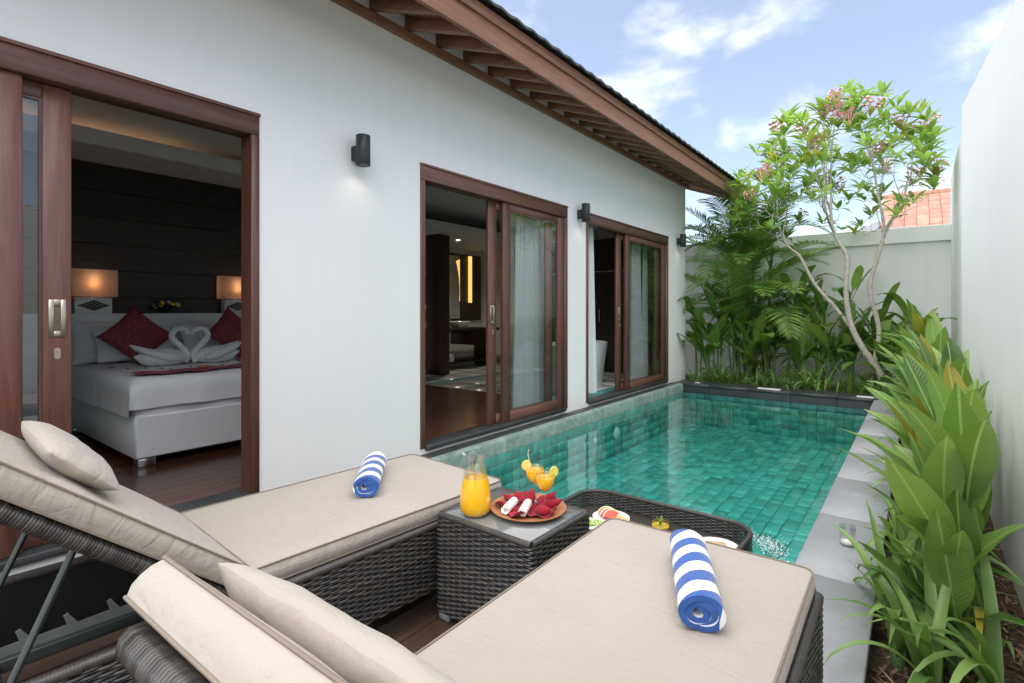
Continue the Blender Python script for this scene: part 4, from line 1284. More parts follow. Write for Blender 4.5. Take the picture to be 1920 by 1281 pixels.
def soft_pillow(W_, H_, T_, n=16, pinch=.06):
    m_ = MB()
    def f(sg):
        def g_(u, v):
            a, b = 2 * u - 1, 2 * v - 1
            ex = max(0, (1 - a * a) * (1 - b * b))
            sx = 1 - pinch * (1 - abs(a)) * abs(b) ** 2 * 1.6; 
            k = 1 - pinch * (1 - b * b); k2 = 1 - pinch * (1 - a * a)
            return (a * W_ / 2 * k, sg * T_ / 2 * ex ** .42, b * H_ / 2 * k2)
        return g_
    m_.grid(n, n, f(1)); m_.grid(n, n, f(-1))
    return m_
BZ = .066 + .685
for i, (y, lean, lab) in enumerate(((1.76, 24, 'white bed pillow standing behind the red cushion nearer the door handle'), (2.84, 24, 'white bed pillow standing behind the red cushion nearer the door jamb'))):
    soft_pillow(.72, .46, .20, 16).obj('bed_pillow', LINEN, None, smooth=70, loc=(-6.56, y, BZ + .215), rot=(R(0), R(0), R(90)), label=lab, category='pillow', group='white pillows on the bed').rotation_euler = (R(-lean), 0, R(90))
for i, (y, lab) in enumerate(((1.86, 'white bed pillow lying flat under the red cushion nearer the door handle'), (2.62, 'white bed pillow lying flat under the red cushion nearer the door jamb'))):
    soft_pillow(.70, .44, .17, 16).obj('bed_pillow', LINEN, None, smooth=70, loc=(-6.28, y, BZ + .20), label=lab, category='pillow', group='white pillows on the bed').rotation_euler = (R(-38), 0, R(90))
for (x, y, rz_, lab) in ((-6.06, 1.80, 86, 'dark red brocade cushion stood on its corner behind the towel swans, nearer the door handle'), (-6.06, 2.72, 98, 'dark red brocade cushion stood on its corner behind the towel swans, nearer the door jamb')):
    o = soft_pillow(.46, .46, .17, 16, .10).obj('red_cushion', BROCADE, None, smooth=70, loc=(x, y, BZ + .275), label=lab, category='cushion', group='red cushions on the bed')
    o.rotation_euler = (Matrix.Rotation(R(rz_), 3, 'Z') @ Matrix.Rotation(R(-22), 3, 'X') @ Matrix.Rotation(R(45), 3, 'Y')).to_euler()
# bed runner and petals
rn = MB().grid(10, 40, lambda u, v: (-5.06 + .24 * u + .03 * math.sin(v * 9), 1.44 + 1.80 * v, BZ + .012 + .010 * abs(math.sin(u * 7 + v * 22)) + .012 * mnoise.noise(Vector((u * 3, v * 14, 4)))))
rn.obj('bed_runner', REDCLOTH, None, smooth=80, recalc=False, label='dark red runner laid across the foot of the bed', category='runner')
pt = MB(); rnd = random.Random(11)
for k in range(46):
    x = rnd.uniform(-5.75, -5.05); y = rnd.uniform(1.45, 3.0); r = rnd.uniform(.018, .035); a0 = rnd.random() * 6
    pt.add([(x, y, BZ + .022)] + [(x + r * math.cos(a0 + q), y + r * .7 * math.sin(a0 + q), BZ + .018 + .006 * math.sin(q * 2 + a0)) for q in [j * PI / 3 for j in range(6)]], [(0, j + 1, (j + 1) % 6 + 1) for j in range(6)])
pt.obj('petals', PETAL, None, smooth=80, recalc=False, kind='stuff', label='red rose petals scattered on the bed', category='petals')
fw = thing('yellow_flower', 'yellow frangipani flower on the red bed runner', 'flower', (-4.90, 1.95, BZ + .024))
for k in range(5):
    a = k * 2 * PI / 5
    MB().grid(4, 4, lambda u, v: ((.012 + .05 * u) * math.cos(a + (v - .5) * .9 * math.sin(PI * (.15 + .8 * u))), (.012 + .05 * u) * math.sin(a + (v - .5) * .9 * math.sin(PI * (.15 + .8 * u))), .01 + .02 * u * u)).obj('petal', m_plain('yellow_petal', (.75, .55, .12), .6) if k == 0 else bpy.data.materials['yellow_petal'], fw, recalc=False)

# towel swans facing each other: body, neck, tail folds
def swan(loc, face, label):
    """face = +1 looks towards +y"""
    s_ = thing('towel_swan', label, 'towel figure', loc, 0, 'towel swans on the bed')
    f = face
    body = MB()
    body.tube(crom([(0, -.34 * f, .10), (0, -.24 * f, .085), (0, -.10 * f, .085), (0, .04 * f, .075), (0, .10 * f, .055)], 5), [.012, .02, .035, .05, .062, .072, .078, .082, .085, .086, .085, .083, .08, .075, .068, .06, .052, .046, .04, .034, .03], 12)
    body.obj('body', TOWEL_W, s_, smooth=80)
    neck = crom([(0, .07 * f, .03), (0, .10 * f, .10), (0, .04 * f, .18), (0, -.03 * f, .26), (0, -.02 * f, .325), (0, .035 * f, .352), (0, .09 * f, .33), (0, .112 * f, .285)], 5)
    rs = [.034 - .014 * i / (len(neck) - 1) for i in range(len(neck))]
    rs[-1] = .006; rs[-2] = .013; rs[-3] = .018
    nk = MB().tube(neck, rs, 12); nk.obj('neck', TOWEL_W, s_, smooth=80)
    for sx in (-1, 1):
        MB().tube(crom([(sx * .07, .02 * f, .06), (sx * .085, -.12 * f, .10), (sx * .06, -.28 * f, .16), (sx * .04, -.36 * f, .21)], 5), [.02, .03, .036, .04, .042, .042, .04, .038, .035, .032, .028, .024, .018, .012, .008, .005], 9).obj('wing', TOWEL_W, s_, smooth=80)
    return s_
swan((-5.62, 1.985, BZ), 1, 'white towel swan in front of the red cushion nearer the door handle')
swan((-5.62, 2.235, BZ), -1, 'white towel swan in front of the red cushion nearer the door jamb')

# bedside lamps on the headboard ledge
SHADE = NT('lamp_shade')
_a = SHADE.n('ShaderNodeBsdfTranslucent', {'Color': (.75, .64, .56, 1)}); _b = SHADE.n('ShaderNodeBsdfDiffuse', {'Color': (.70, .60, .52, 1)})
SHADE = SHADE.done(SHADE.n('ShaderNodeMixShader', {0: .55, 1: _b.outputs[0], 2: _a.outputs[0]}).outputs[0])
BULB = NT('bulb'); BULB = BULB.done(BULB.n('ShaderNodeEmission', {'Color': (1, .42, .16, 1), 'Strength': 4}).outputs[0])
def bedside(y, label):
    l_ = thing('bedside_lamp', label, 'lamp', (-6.737, y, 1.245), 0, 'bedside lamps')
    b = MB().b2(-.055, .055, -.155, .155, 0, .165, .004)
    b.obj('lamp_base', WHITE_GLOSS, l_)
    # black diamond inlay of small lozenges
    dm = MB()
    for i in range(-4, 5):
        h = 4 - abs(i)
        for k in range(-h, h + 1):
            if (i + k) % 2: continue
            yy, zz_ = i * .028, .083 + k * .011
            dm.add([(.0565, yy - .026, zz_), (.0565, yy, zz_ - .0105), (.0565, yy + .026, zz_), (.0565, yy, zz_ + .0105)], [(0, 1, 2, 3)])
    dm.obj('inlay', BLACK_METAL, l_, smooth=0, kind='stuff')
    MB().lathe([(.012, .165), (.012, .20)], n=10).obj('neck', STEEL, l_)
    sh = MB()
    z0, z1, hx, hy = .175, .455, .052, .205
    for (a, b, c, d) in (((hx, -hy), (hx, hy), 0, 0), ((hx, hy), (-hx, hy), 0, 0), ((-hx, hy), (-hx, -hy), 0, 0), ((-hx, -hy), (hx, -hy), 0, 0)):
        sh.add([(a[0], a[1], z0), (b[0], b[1], z0), (b[0], b[1], z1), (a[0], a[1], z1)], [(0, 1, 2, 3)])
    sh.obj('lamp_shade', SHADE, l_, smooth=0)
    MB().lathe([(0, .265), (.018, .275), (.028, .30), (.022, .325), (0, .335)], n=14).obj('bulb', BULB, l_)
    pl_ = bpy.data.lights.new('lamp_light', 'POINT'); pl_.energy = .09; pl_.color = (1, .55, .28); pl_.shadow_soft_size = .04
    po = bpy.data.objects.new('lamp_light', pl_); COL.objects.link(po); po.parent = l_; po.location = (0, 0, .37)
bedside(1.61, 'lit bedside lamp with oblong shade at the door handle end of the headboard')
bedside(3.05, 'lit bedside lamp with oblong shade at the door jamb end of the headboard')
# flower bowl on the ledge
fb_ = thing('flower_bowl', 'low dark bowl of yellow and dark red flowers on the headboard ledge', 'flowers', (-6.737, 2.27, 1.245))
MB().lathe([(0, 0), (.04, 0), (.055, .03), (.05, .035), (.03, .012), (0, .01)], n=18).obj('bowl', BLACK_METAL, fb_)
fol = MB(); rnd = random.Random(5)
for k in range(80):
    a = rnd.random() * 2 * PI; ph = rnd.uniform(.1, 1.2); L_ = rnd.uniform(.07, .20)
    d_ = Vector((math.cos(a) * .33 * math.cos(ph), math.sin(a) * math.cos(ph) * 1.25, math.sin(ph) * .75)) * L_
    s2 = Vector((-d_.y, d_.x, .02)).normalized() * .016
    o0 = Vector((0, 0, .03))
    fol.add([o0, o0 + d_ * .5 + s2, o0 + d_, o0 + d_ * .5 - s2], [(0, 1, 2, 3)])
fol.obj('foliage', m_leaf('bowl_leaf', (.01, .03, .01), (.04, .09, .02)), fb_, recalc=False, kind='stuff')
for k in range(16):
    a = rnd.random() * 2 * PI; r = rnd.uniform(.02, .15)
    c = (math.cos(a) * r * .3, math.sin(a) * r, rnd.uniform(.06, .15))
    MB().lathe([(0, -.012), (.016, -.006), (.026, .008), (.014, .014), (0, .010)], n=8, M=Matrix.Rotation(rnd.uniform(-.8, .8), 3, 'X') @ Matrix.Rotation(rnd.uniform(.2, 1), 3, 'Y')).obj('bloom', [m_plain('yellow_bloom', (.70, .50, .03), .6), m_plain('wine_bloom', (.20, .01, .03), .6), m_plain('pale_bloom', (.6, .55, .42), .6)][k % 3] if k < 3 else bpy.data.materials[['yellow_bloom', 'wine_bloom', 'pale_bloom'][k % 3]], fb_, loc=c)
# cove glow above the head wall (lit strip seen in the photograph)
cs = MB().b2(-6.70, -6.68, -.5, 2.35, CZ + .102, CZ + .112)
CS = NT('cove_strip'); CS = CS.done(CS.n('ShaderNodeEmission', {'Color': (1, .60, .36, 1), 'Strength': 4.5}).outputs[0])
cs.obj('cove_light', CS, None, smooth=0, label='warm strip light hidden in the bedroom ceiling cove', category='light strip')

# bathroom seen through the middle door
wp = thing('wood_partition', 'tall brown wood partition panel inside the middle door', 'partition', (-7.25, 7.03, .066))
MB().b2(-.17, .17, -.15, .15, 0, 2.65, .004).obj('panel', W_BROWN, wp)
for k in range(2):
    MB().b2(.171, .178, -.14 + k * .145, -.005 + k * .145, .04, 2.62, .002).obj('facing_board', W_BROWN, wp)
va = thing('vanity', 'dark wood vanity counter with one drawer box inside the middle door', 'vanity', (-7.75, 8.15, .066), R(0))
MB().b2(-.45, .30, -.75, 1.0, .78, .84, .004).obj('counter', W_DARK, va)
MB().b2(-.42, .25, .15, .75, .48, .779, .004).obj('drawer_box', W_BROWN, va)
MB().b2(-.42, .24, -.72, .95, .12, .17, .004).obj('shelf', W_DARK, va)
for yy in (-.70, .95):
    MB().b2(-.42, .22, yy - .02, yy + .02, 0, .779, .003).obj('side_panel', W_DARK, va)
bs = thing('wash_basin', 'white oval vessel basin standing on the dark vanity', 'basin', (-7.62, 8.02, .066 + .84))
bm_ = MB().lathe([(0, 0), (.12, 0), (.20, .06), (.245, .14), (.238, .145), (.185, .07), (.11, .022), (0, .018)], n=32)
bm_.obj('bowl', WHITE_GLOSS, bs)
MB().tube(crom([(-.27, .0, 0), (-.27, 0, .24), (-.24, 0, .28), (-.15, 0, .27)], 5), .011, 8).obj('tap', STEEL, bs)
for (x, y, z, lab, sz) in ((-7.62, 7.55, .171, 'folded white towel on the vanity shelf', (.34, .30, .15)),):
    mm_, rg = cushion(sz[1], sz[0], sz[2], .02, .05, 10, 10, 7, .01)
    mm_.obj('folded_towel', TOWEL_W, None, loc=(x, y, z + .066), smooth=60, label=lab, category='towel')
mr = thing('mirror_panel', 'dark wall panel with an upright warm light strip behind the basin', 'mirror', (-8.43, 8.4, 1.05))
MB().b2(0, .03, -1.2, 1.2, 0, 1.55, .003).obj('panel', W_BROWN, mr)
MB().b2(.031, .036, -1.1, .45, .05, 1.5, .001).obj('mirror', m_plain('mirror_glass', (.75, .78, .78), .03, .02, Metallic=1.0), mr)
MB().b2(.031, .045, .74, .86, .42, 1.52, .002).obj('light_strip', (lambda q: q.done(q.n('ShaderNodeEmission', {'Color': (1, .62, .16, 1), 'Strength': .55}).outputs[0]))(NT('yellow_strip')), mr)
dl = thing('downlight', 'small round lit downlight in the bathroom ceiling', 'light', (-7.4, 7.75, 2.72))
MB().lathe([(.055, 0), (.06, -.004), (.04, -.006), (.04, 0)], n=20).obj('ring', WHITE_GLOSS, dl)
MB().lathe([(0, -.003), (.039, -.003)], n=20).obj('lamp', (lambda q: q.done(q.n('ShaderNodeEmission', {'Color': (1, .85, .65, 1), 'Strength': 18}).outputs[0]))(NT('downlight_lamp')), dl, recalc=False)
sp = bpy.data.lights.new('lamp_light', 'SPOT'); sp.energy = 26; sp.color = (1, .88, .72); sp.spot_size = R(140); sp.spot_blend = .8; sp.shadow_soft_size = .05
so = bpy.data.objects.new('lamp_light', sp); COL.objects.link(so); so.parent = dl; so.location = (0, 0, -.03)
# free-standing bath and dark wardrobes seen through the far door
bt = thing('bathtub', 'white tapered freestanding bathtub just inside the far door', 'bathtub', (-4.22, 7.02, .066))
tp2 = [(.60, .0), (.62, .02), (.74, .55), (.755, .60), (.735, .605), (.70, .56), (.60, .12), (0, .10)]
bb = MB().lathe(tp2, n=40); bb.v = [(x * .52, y * 1.08, z * 1.18) for x, y, z in bb.v]
bb.obj('tub', WHITE_GLOSS, bt, smooth=60)
MB().lathe([(0, 0), (.55, 0), (.55, .012), (0, .012)], n=32).obj('plinth', WHITE_GLOSS, bt, sc=(.52, 1.05, 1))
MB().tube(crom([(-.46, .2, 0), (-.46, .2, .85), (-.42, .2, .92), (-.30, .2, .90)], 5), .014, 8).obj('tap', STEEL, bt)
wd = thing('wardrobe', 'row of black wardrobe doors with steel handles behind the bathtub', 'wardrobe', (-5.6, 9.38, .066))
MB().b2(-1.6, 1.95, -.02, .30, 0, 2.64).obj('carcass', W_DARK, wd, smooth=0)
for k in range(5):
    x0 = -1.58 + k * .70
    o = MB().b2(x0 + .003, x0 + .697, -.042, -.021, .06, 2.60, .003).obj('door', W_DARK, wd)
    MB().tube([(x0 + (.06 if k % 2 else .64), -.065, 1.0), (x0 + (.06 if k % 2 else .64), -.065, 1.24)], .009, 8).obj('handle', STEEL, o)
MB().tube([(-7.2, 9.26, 2.05), (-3.7, 9.26, 2.05)], .014, 8).obj('curtain_rail', STEEL, None, label='thin pale rail fixed across the black wardrobe doors', category='rail')

def curtain(x, y0, y1, label, seed, amp=.035, n=7):
    rnd_ = random.Random(seed)
    ph = rnd_.random() * 6
    def f(u, v):
        sp = .55 + .45 * v ** .6          # gathered at the top
        y = (y0 + y1) / 2 + (u - .5) * (y1 - y0) * (0.72 + .28 * (1 - v))
        a = amp * (.5 + .5 * (1 - v)) * math.sin(2 * PI * n * u + ph + .5 * math.sin(3 * (1 - v)))
        return (x + a + .012 * math.sin(2 * PI * u * 2.3 + ph), y, .085 + v * 2.42)
    return MB().grid(n * 14, 10, f).obj('curtain', SHEER, None, smooth=80, recalc=False, label=label, category='curtain', group='white sheer curtains')
curtain(-3.70, 4.74, 5.36, 'wide white sheer curtain gathered behind the glass of the middle door', 1)
curtain(-3.74, 5.40, 5.56, 'narrow white sheer curtain at the jamb of the middle door', 2, .025, 3)
curtain(-3.72, 6.20, 6.78, 'white sheer curtain drawn to the open side of the far door', 3, .03, 5)
curtain(-3.70, 7.86, 8.34, 'wide white sheer curtain behind the glass of the far door', 4)
curtain(-3.74, 8.52, 8.72, 'narrow white sheer curtain at the jamb of the far door', 5, .025, 3)

# ================================================================== wall lamps outside
LENS = NT('lamp_glow'); LENS = LENS.done(LENS.n('ShaderNodeEmission', {'Color': (1, .86, .68, 1), 'Strength': 4}).outputs[0])
def wall_lamp(y, z, label, power):
    l_ = thing('wall_lamp', label, 'wall lamp', (WX, y, z), 0, 'black cylinder lamps on the villa wall')
    MB().b2(0, .058, -.034, .034, -.055, .055, .004).obj('bracket', BLACK_METAL, l_)
    MB().lathe([(.052, -.115), (.054, -.113), (.054, .113), (.052, .115), (0, .115)] , (.108, 0, .012), 28).obj('lamp_body', BLACK_METAL, l_)
    MB().lathe([(0, -.108), (.046, -.108)], (.108, 0, .006), 24).obj('lens', LENS, l_, recalc=False)
    sp = bpy.data.lights.new('lamp_light', 'SPOT'); sp.energy = power; sp.color = (1, .82, .62); sp.spot_size = R(150); sp.spot_blend = .9; sp.shadow_soft_size = .04
    so = bpy.data.objects.new('lamp_light', sp); COL.objects.link(so); so.parent = l_; so.location = (.108, 0, -.13)
wall_lamp(2.47, 2.49, 'black cylinder wall lamp between the bedroom door and the middle door', .35)
wall_lamp(5.88, 2.52, 'black cylinder wall lamp at the upper corner of the far door', .3)
wall_lamp(9.40, 2.54, 'black cylinder wall lamp at the house corner beside the palm', .3)

# ================================================================== neighbour beyond the garden wall
nb_ = thing('neighbour_house', 'neighbour house with orange red tiled roof beyond the garden wall', 'house', (-.2, 19.0, -1.35))
MB().b2(-3.2, 4.5, -2.5, 3, 0, 4.5).obj('wall', m_plaster('neighbour_plaster', (.55, .55, .58), .1), nb_, smooth=0)
ROOF_R = m_plain('red_roof_tile', (.40, .20, .145), .8, .3, 9, rnd=.2)
rr_ = MB().prism([(-2.9, 4.3), (.5, 6.0), (3.6, 4.3), (3.6, 4.15), (.5, 5.8), (-2.9, 4.15)], -.6, 4.9, 'x').obj('roof', m_plain('roof_underlay', (.2, .1, .07), .8), nb_, smooth=0)
rt = MB().box((0, 0, 0), (.255, .40, .03), .008, Matrix.Rotation(math.atan(.5), 3, 'X')).mesh('roof_tile', ROOF_R)
for i in range(21):
    for j in range(10):
        mk('roof_tile', rt, rr_, (-.46 + i * .26, -2.75 + j * .34, 4.42 + j * .17 + random.uniform(-.008, .008)))
MB().tube([(-.6, .5, 6.06), (4.9, .5, 6.06)], .10, 8).obj('ridge', ROOF_R, rr_)
MB().prism([(-2.7, 4.2), (-.6, 4.2), (-.6, 4.95)], -2.4, 2.8, 'y').obj('side_roof', m_plain('grey_roof', (.40, .41, .45), .7), nb_, smooth=0)

# ================================================================== planting
rnd = random.Random(21)
ORD = ['nearest', 'second', 'third', 'fourth', 'fifth', 'sixth', 'seventh', 'eighth', 'ninth', 'tenth', 'eleventh', 'twelfth', 'thirteenth', 'fourteenth', 'fifteenth', 'sixteenth', 'seventeenth', 'eighteenth', 'nineteenth', 'twentieth', 'twenty-first']

LEAF_B = m_leaf('canna_leaf', (.036, .10, .022), (.26, .42, .095), .26, .36, rib=.004, pitch=.022)
LEAF_S = m_leaf('lily_leaf', (.075, .17, .04), (.27, .43, .12), .38, .36)
LEAF_H = m_leaf('heliconia_leaf', (.055, .14, .028), (.20, .37, .075), .36, .38, rib=.004, pitch=.03)
LEAF_P = m_leaf('palm_leaf', (.085, .19, .036), (.27, .45, .10), .42, .42)
LEAF_F = m_leaf('frangipani_leaf', (.11, .22, .04), (.32, .50, .12), .38, .5)
STEM_G = m_plain('green_stem', (.10, .17, .05), .5, .25, 20)
STEM_BR = m_plain('sheath_brown', (.16, .13, .07), .8, .35, 20)
BARK = m_plain('frangipani_bark', (.46, .41, .35), .85, .25, 18, .5, 60, .006)

def leaf_mesh(nm, L, W, mat, pet=.2, droop=60, fold=.25, nseg=10, shape='broad', cols=3, seed=0, wave=.0):
    r_ = random.Random(seed)
    m_ = MB(); p = Vector((0, 0, 0)); rows = []
    side = r_.uniform(-.12, .12)
    for i in range(nseg + 1):
        t_ = i / nseg
        ph = R(droop) * t_ ** 1.5
        d = Vector((side * t_, math.sin(ph), math.cos(ph))).normalized()
        nn = Vector((0, -math.cos(ph), math.sin(ph)))
        if t_ < pet:
            w = .05 * W + .012 * L * .4
        else:
            tb = (t_ - pet) / (1 - pet)
            if shape == 'broad': w = W / 2 * max(.0, math.sin(PI * min(1, tb ** .78 * .985 + .015))) ** .85
            elif shape == 'oblong': w = W / 2 * max(0, 1 - abs(2 * tb - 1) ** 3.2) ** .7
            else: w = W / 2 * min(1, .55 + tb * 3) * max(0, 1 - tb ** 3.5)
        if i == nseg: w = W * .01
        row = []
        for c in range(cols):
            x = 2 * c / (cols - 1) - 1
            wv = wave * W * math.sin(i * 1.9 + seed + c * 2.2) * abs(x)
            row.append(p + Vector((1, 0, 0)) * x * w - nn * (fold * abs(x) * w) * -1 + nn * wv)
        rows.append(row)
        p = p + d * (L / nseg)
    vs = [v for r in rows for v in r]
    fs = [(i * cols + c, i * cols + c + 1, (i + 1) * cols + c + 1, (i + 1) * cols + c) for i in range(nseg) for c in range(cols - 1)]
    m_.add(vs, fs)
    return m_.mesh(nm, mat, 80, recalc=False)

broad = [leaf_mesh('leaf', .60, .145, LEAF_B, .16, d, .26, 10, 'broad', 3, i, .03) for i, d in enumerate((10, 26, 42, 65))]
bigb = [leaf_mesh('leaf', .62, .155, LEAF_B, .14, d, .26, 12, 'broad', 5, 10 + i, .03) for i, d in enumerate((8, 22, 42))]
strap = [leaf_mesh('leaf', .62, .040, LEAF_S, 0, d, .5, 10, 'strap', 3, 20 + i) for i, d in enumerate((40, 75, 105, 135))]
helic = [leaf_mesh('leaf', .85, .17, LEAF_H, .25, d, .22, 10, 'oblong', 3, 30 + i, .03) for i, d in enumerate((25, 55, 85, 115))]

def place_leaf(me, parent, base, az, tilt, sc_, roll_=0.0):
    o = mk('leaf', me, parent, base)
    o.rotation_euler = (Matrix.Rotation(az, 3, 'Z') @ Matrix.Rotation(-tilt, 3, 'X') @ Matrix.Rotation(roll_, 3, 'Z')).to_euler()
    o.scale = (sc_, sc_, sc_)
    return o
SOIL_Z = -.13
def clear_az(px, reach, lim=RW - .03, left=-9):
    """azimuth whose lean keeps the leaf off the boundary wall"""
    for _ in range(30):
        az = rnd.uniform(0, 2 * PI)
        dxx = -math.sin(az)
        if left < px + dxx * reach < lim:
            return az
    return PI / 2

def canna(x, y, h, n, label, group, meshes=broad, sc0=1.0):
    r_ = thing('leafy_plant', label, 'plant', (x, y, SOIL_Z), 0, group)
    ns = 3
    stems = []
    for k in range(ns):
        a = rnd.random() * 6.28
        top = Vector((math.cos(a) * .05, math.sin(a) * .05, h * rnd.uniform(.5, .7)))
        b0 = Vector((math.cos(a) * .03, math.sin(a) * .03, -.03))
        MB().tube([b0, b0.lerp(top, .5) + Vector((rnd.uniform(-.01, .01), 0, 0)), top], [.013, .011, .007], 7).obj('stem', STEM_G, r_)
        stems.append((b0, top))
    for k in range(n):
        b0, top = stems[k % ns]
        f = rnd.uniform(.25, 1.0)
        base = b0.lerp(top, f)
        s_ = sc0 * rnd.uniform(.75, 1.15) * (.75 + .25 * f)
        tilt = R(rnd.uniform(6, 36) + (1 - f) * 20)
        me = rnd.choice(meshes)
        az = clear_az(x + base.x, .62 * s_ * math.sin(tilt + .35))
        place_leaf(me, r_, base, az, tilt, s_, rnd.uniform(-.5, .5))
    return r_
def lily(x, y, n, sc0, label, group, lim=RW - .03, left=-9):
    r_ = thing('strap_lily', label, 'plant', (x, y, SOIL_Z), 0, group)
    MB().lathe([(.010, -.02), (.026, .0), (.022, .05), (.010, .09), (0, .10)], n=10).obj('bulb_neck', STEM_G, r_)
    for k in range(n):
        s_ = sc0 * rnd.uniform(.7, 1.2)
        tilt = R(rnd.uniform(4, 42))
        me = rnd.choice(strap)
        az = clear_az(x, .5 * s_, lim, left if rnd.random() < .85 else left - .12)
        place_leaf(me, r_, (rnd.uniform(-.015, .015), rnd.uniform(-.015, .015), .03), az, tilt, s_, rnd.uniform(-.4, .4))
    return r_

GC = 'broad-leaved plants along the side wall'
GL = 'strap-leaved lilies along the stone pool edge'
# border by the side wall: broad leaves at the back, straps over the stone edge
for i, y in enumerate((2.62, 3.05, 3.5, 4.0, 4.5, 5.05, 5.6, 6.2, 6.8, 7.4, 8.0, 8.6, 9.2)):
    h = .92 + .055 * (y - 2.5)
    canna(.17 + rnd.uniform(-.05, .04), y, h, 21 if y < 6 else 15, 'broad-leaved bushy plant against the side wall, %s to the garden wall' % (ORD[12 - i] if i == 12 else ORD[12 - i] + ' closest'), GC, bigb if y < 4.4 else broad, 1.0 + .04 * (y - 2.6))
for i, y in enumerate((2.35, 2.55, 2.85, 3.15, 3.45, 3.8, 4.15, 4.55, 5.0, 5.5, 6.0, 6.6, 7.2, 7.8, 8.4, 9.0)):
    lily(-.02 + rnd.uniform(-.05, .08), y, 15 if y < 5 else 11, (.92 if y < 3 else 1.0) * rnd.uniform(.9, 1.1), 'strap-leaved clump leaning over the stone edge, %s to the garden wall' % (ORD[15 - i] if i == 15 else ORD[15 - i] + ' closest'), GL, RW - .03, -.20 if 2.8 < y < 4.0 else -.36)
for y, w_ in ((2.42, 'outer'), (2.75, 'inner')):
    lily(.22, y, 13, .95, 'clump of strap leaves at the foot of the side wall, the %s of two' % w_, GL)
# bed behind the far coping
GB = 'strap-leaved lilies behind the far coping'
for i in range(21):
    x = -3.28 + i * .152 + rnd.uniform(-.03, .03)
    lily(x, 9.76 + rnd.uniform(-.05, .08), 11, rnd.uniform(.66, .92), 'strap-leaved clump right behind the far coping, %s to the villa' % (ORD[i] if i == 0 else ORD[i] + ' closest'), GB, 9)
for i in range(12):
    x = -3.1 + i * .26 + rnd.uniform(-.05, .05)
    lily(x, 10.05 + rnd.uniform(-.05, .1), 10, rnd.uniform(.9, 1.25), 'taller strap-leaved clump of the second back row, %s to the villa' % (ORD[i] if i == 0 else ORD[i] + ' closest'), GB, 9)
GH = 'tall broad-leaved plants in front of the garden wall'
def heliconia(x, y, h, n, label, ns=4, lim=9):
    r_ = thing('tall_leafy_plant', label, 'plant', (x, y, SOIL_Z), 0, GH)
    for k in range(ns):
        a = rnd.random() * 6.28; q = rnd.uniform(.04, .14)
        b0 = Vector((math.cos(a) * .05, math.sin(a) * .05, -.03)); top = Vector((math.cos(a) * q, math.sin(a) * q, h * rnd.uniform(.6, 1.0)))
        MB().tube([b0, b0.lerp(top, .5), top], [.018, .015, .010], 7).obj('stem', STEM_G, r_)
        for j in range(n):
            base = b0.lerp(top, rnd.uniform(.45, 1.0))
            s_ = rnd.uniform(.65, 1.1)
            az = clear_az(x, .6 * s_, lim)
            place_leaf(rnd.choice(helic), r_, base, az, R(rnd.uniform(6, 40)), s_, rnd.uniform(-.6, .6))
HC = {}
for (x, y, h, n, ns) in sorted(((-3.28, 10.02, 1.45, 4, 4), (-3.0, 10.2, 1.25, 4, 4), (-3.05, 9.9, .7, 3, 4), (-2.75, 10.5, 1.2, 4, 4), (-2.45, 10.05, .85, 4, 4), (-2.15, 10.6, 1.5, 4, 4), (-2.05, 10.1, .8, 4, 4), (-1.75, 10.9, 1.85, 5, 4), (-1.6, 10.2, .85, 4, 4),
                         (-1.35, 10.6, 1.6, 5, 4), (-1.2, 10.15, .75, 4, 4), (-.95, 10.9, 1.75, 4, 4), (-.85, 10.3, .8, 4, 4), (-.55, 10.8, 1.2, 4, 4), (-.45, 10.15, .75, 4, 3), (-.1, 10.9, 1.35, 4, 4), (-.1, 10.2, .85, 4, 4), (.15, 10.15, 1.15, 4, 4))):
    kd = 'tall' if h > 1.1 else ('mid-height' if h > .8 else 'low')
    HC[kd] = HC.get(kd, -1) + 1
    lab = '%s paddle-leaved plant before the garden wall, %s of its height to the palm' % (kd, ORD[HC[kd]] if HC[kd] == 0 else ORD[HC[kd]] + ' closest')
    heliconia(x, y, h, n, lab, ns, .42)

# ------------------------------------------------------------------ areca palm
def frond_mesh(nm, L, droop, mat, nl=30, ll=.40, seed=0):
    r_ = random.Random(seed); m_ = MB()
    p = Vector((0, 0, 0)); pts = []; 
    N = 24
    for i in range(N + 1):
        t_ = i / N; ph = R(droop) * t_ ** 1.35
        pts.append((p.copy(), Vector((0, math.sin(ph), math.cos(ph))), Vector((0, -math.cos(ph), math.sin(ph)))))
        p += pts[-1][1] * (L / N)
    m_.tube([q[0] for q in pts], [.010 * (1 - .85 * i / N) for i in range(N + 1)], 5)
    for i in range(nl):
        t_ = .22 + .78 * i / nl
        k = t_ * N; a = int(k); f = k - a
        b0 = pts[a][0].lerp(pts[min(N, a + 1)][0], f); tg = pts[a][1]; nn = pts[a][2]
        l_ = ll * math.sin(PI * min(1, .22 + .74 * (i / nl))) ** .8 * r_.uniform(.88, 1.1)
        for sx in (-1, 1):
            fwd = .55 + .5 * i / nl
            d = (Vector((sx, 0, 0)) + tg * fwd + nn * r_.uniform(.15, .42)).normalized()
            w = .013 * (l_ / ll) + .004
            wd_ = tg.cross(d).cross(d).normalized() if False else (tg - d * tg.dot(d)).normalized()
            mid = b0 + d * l_ * .5 + Vector((0, 0, -.02 * l_))
            end = b0 + d * l_ + Vector((0, 0, -r_.uniform(.12, .30) * l_))
            m_.add([b0 - wd_ * w * .4, b0 + wd_ * w * .4, mid + wd_ * w, mid - wd_ * w, end], [(0, 1, 2, 3), (3, 2, 4)])
    return m_.mesh(nm, mat, 80, recalc=False)
DRY = m_leaf('dry_frond', (.10, .085, .05), (.20, .17, .10), .7, .2)
fronds = [frond_mesh('frond', 1.75, d, LEAF_P, 38, .46, i) for i, d in enumerate((35, 60, 85, 108))]
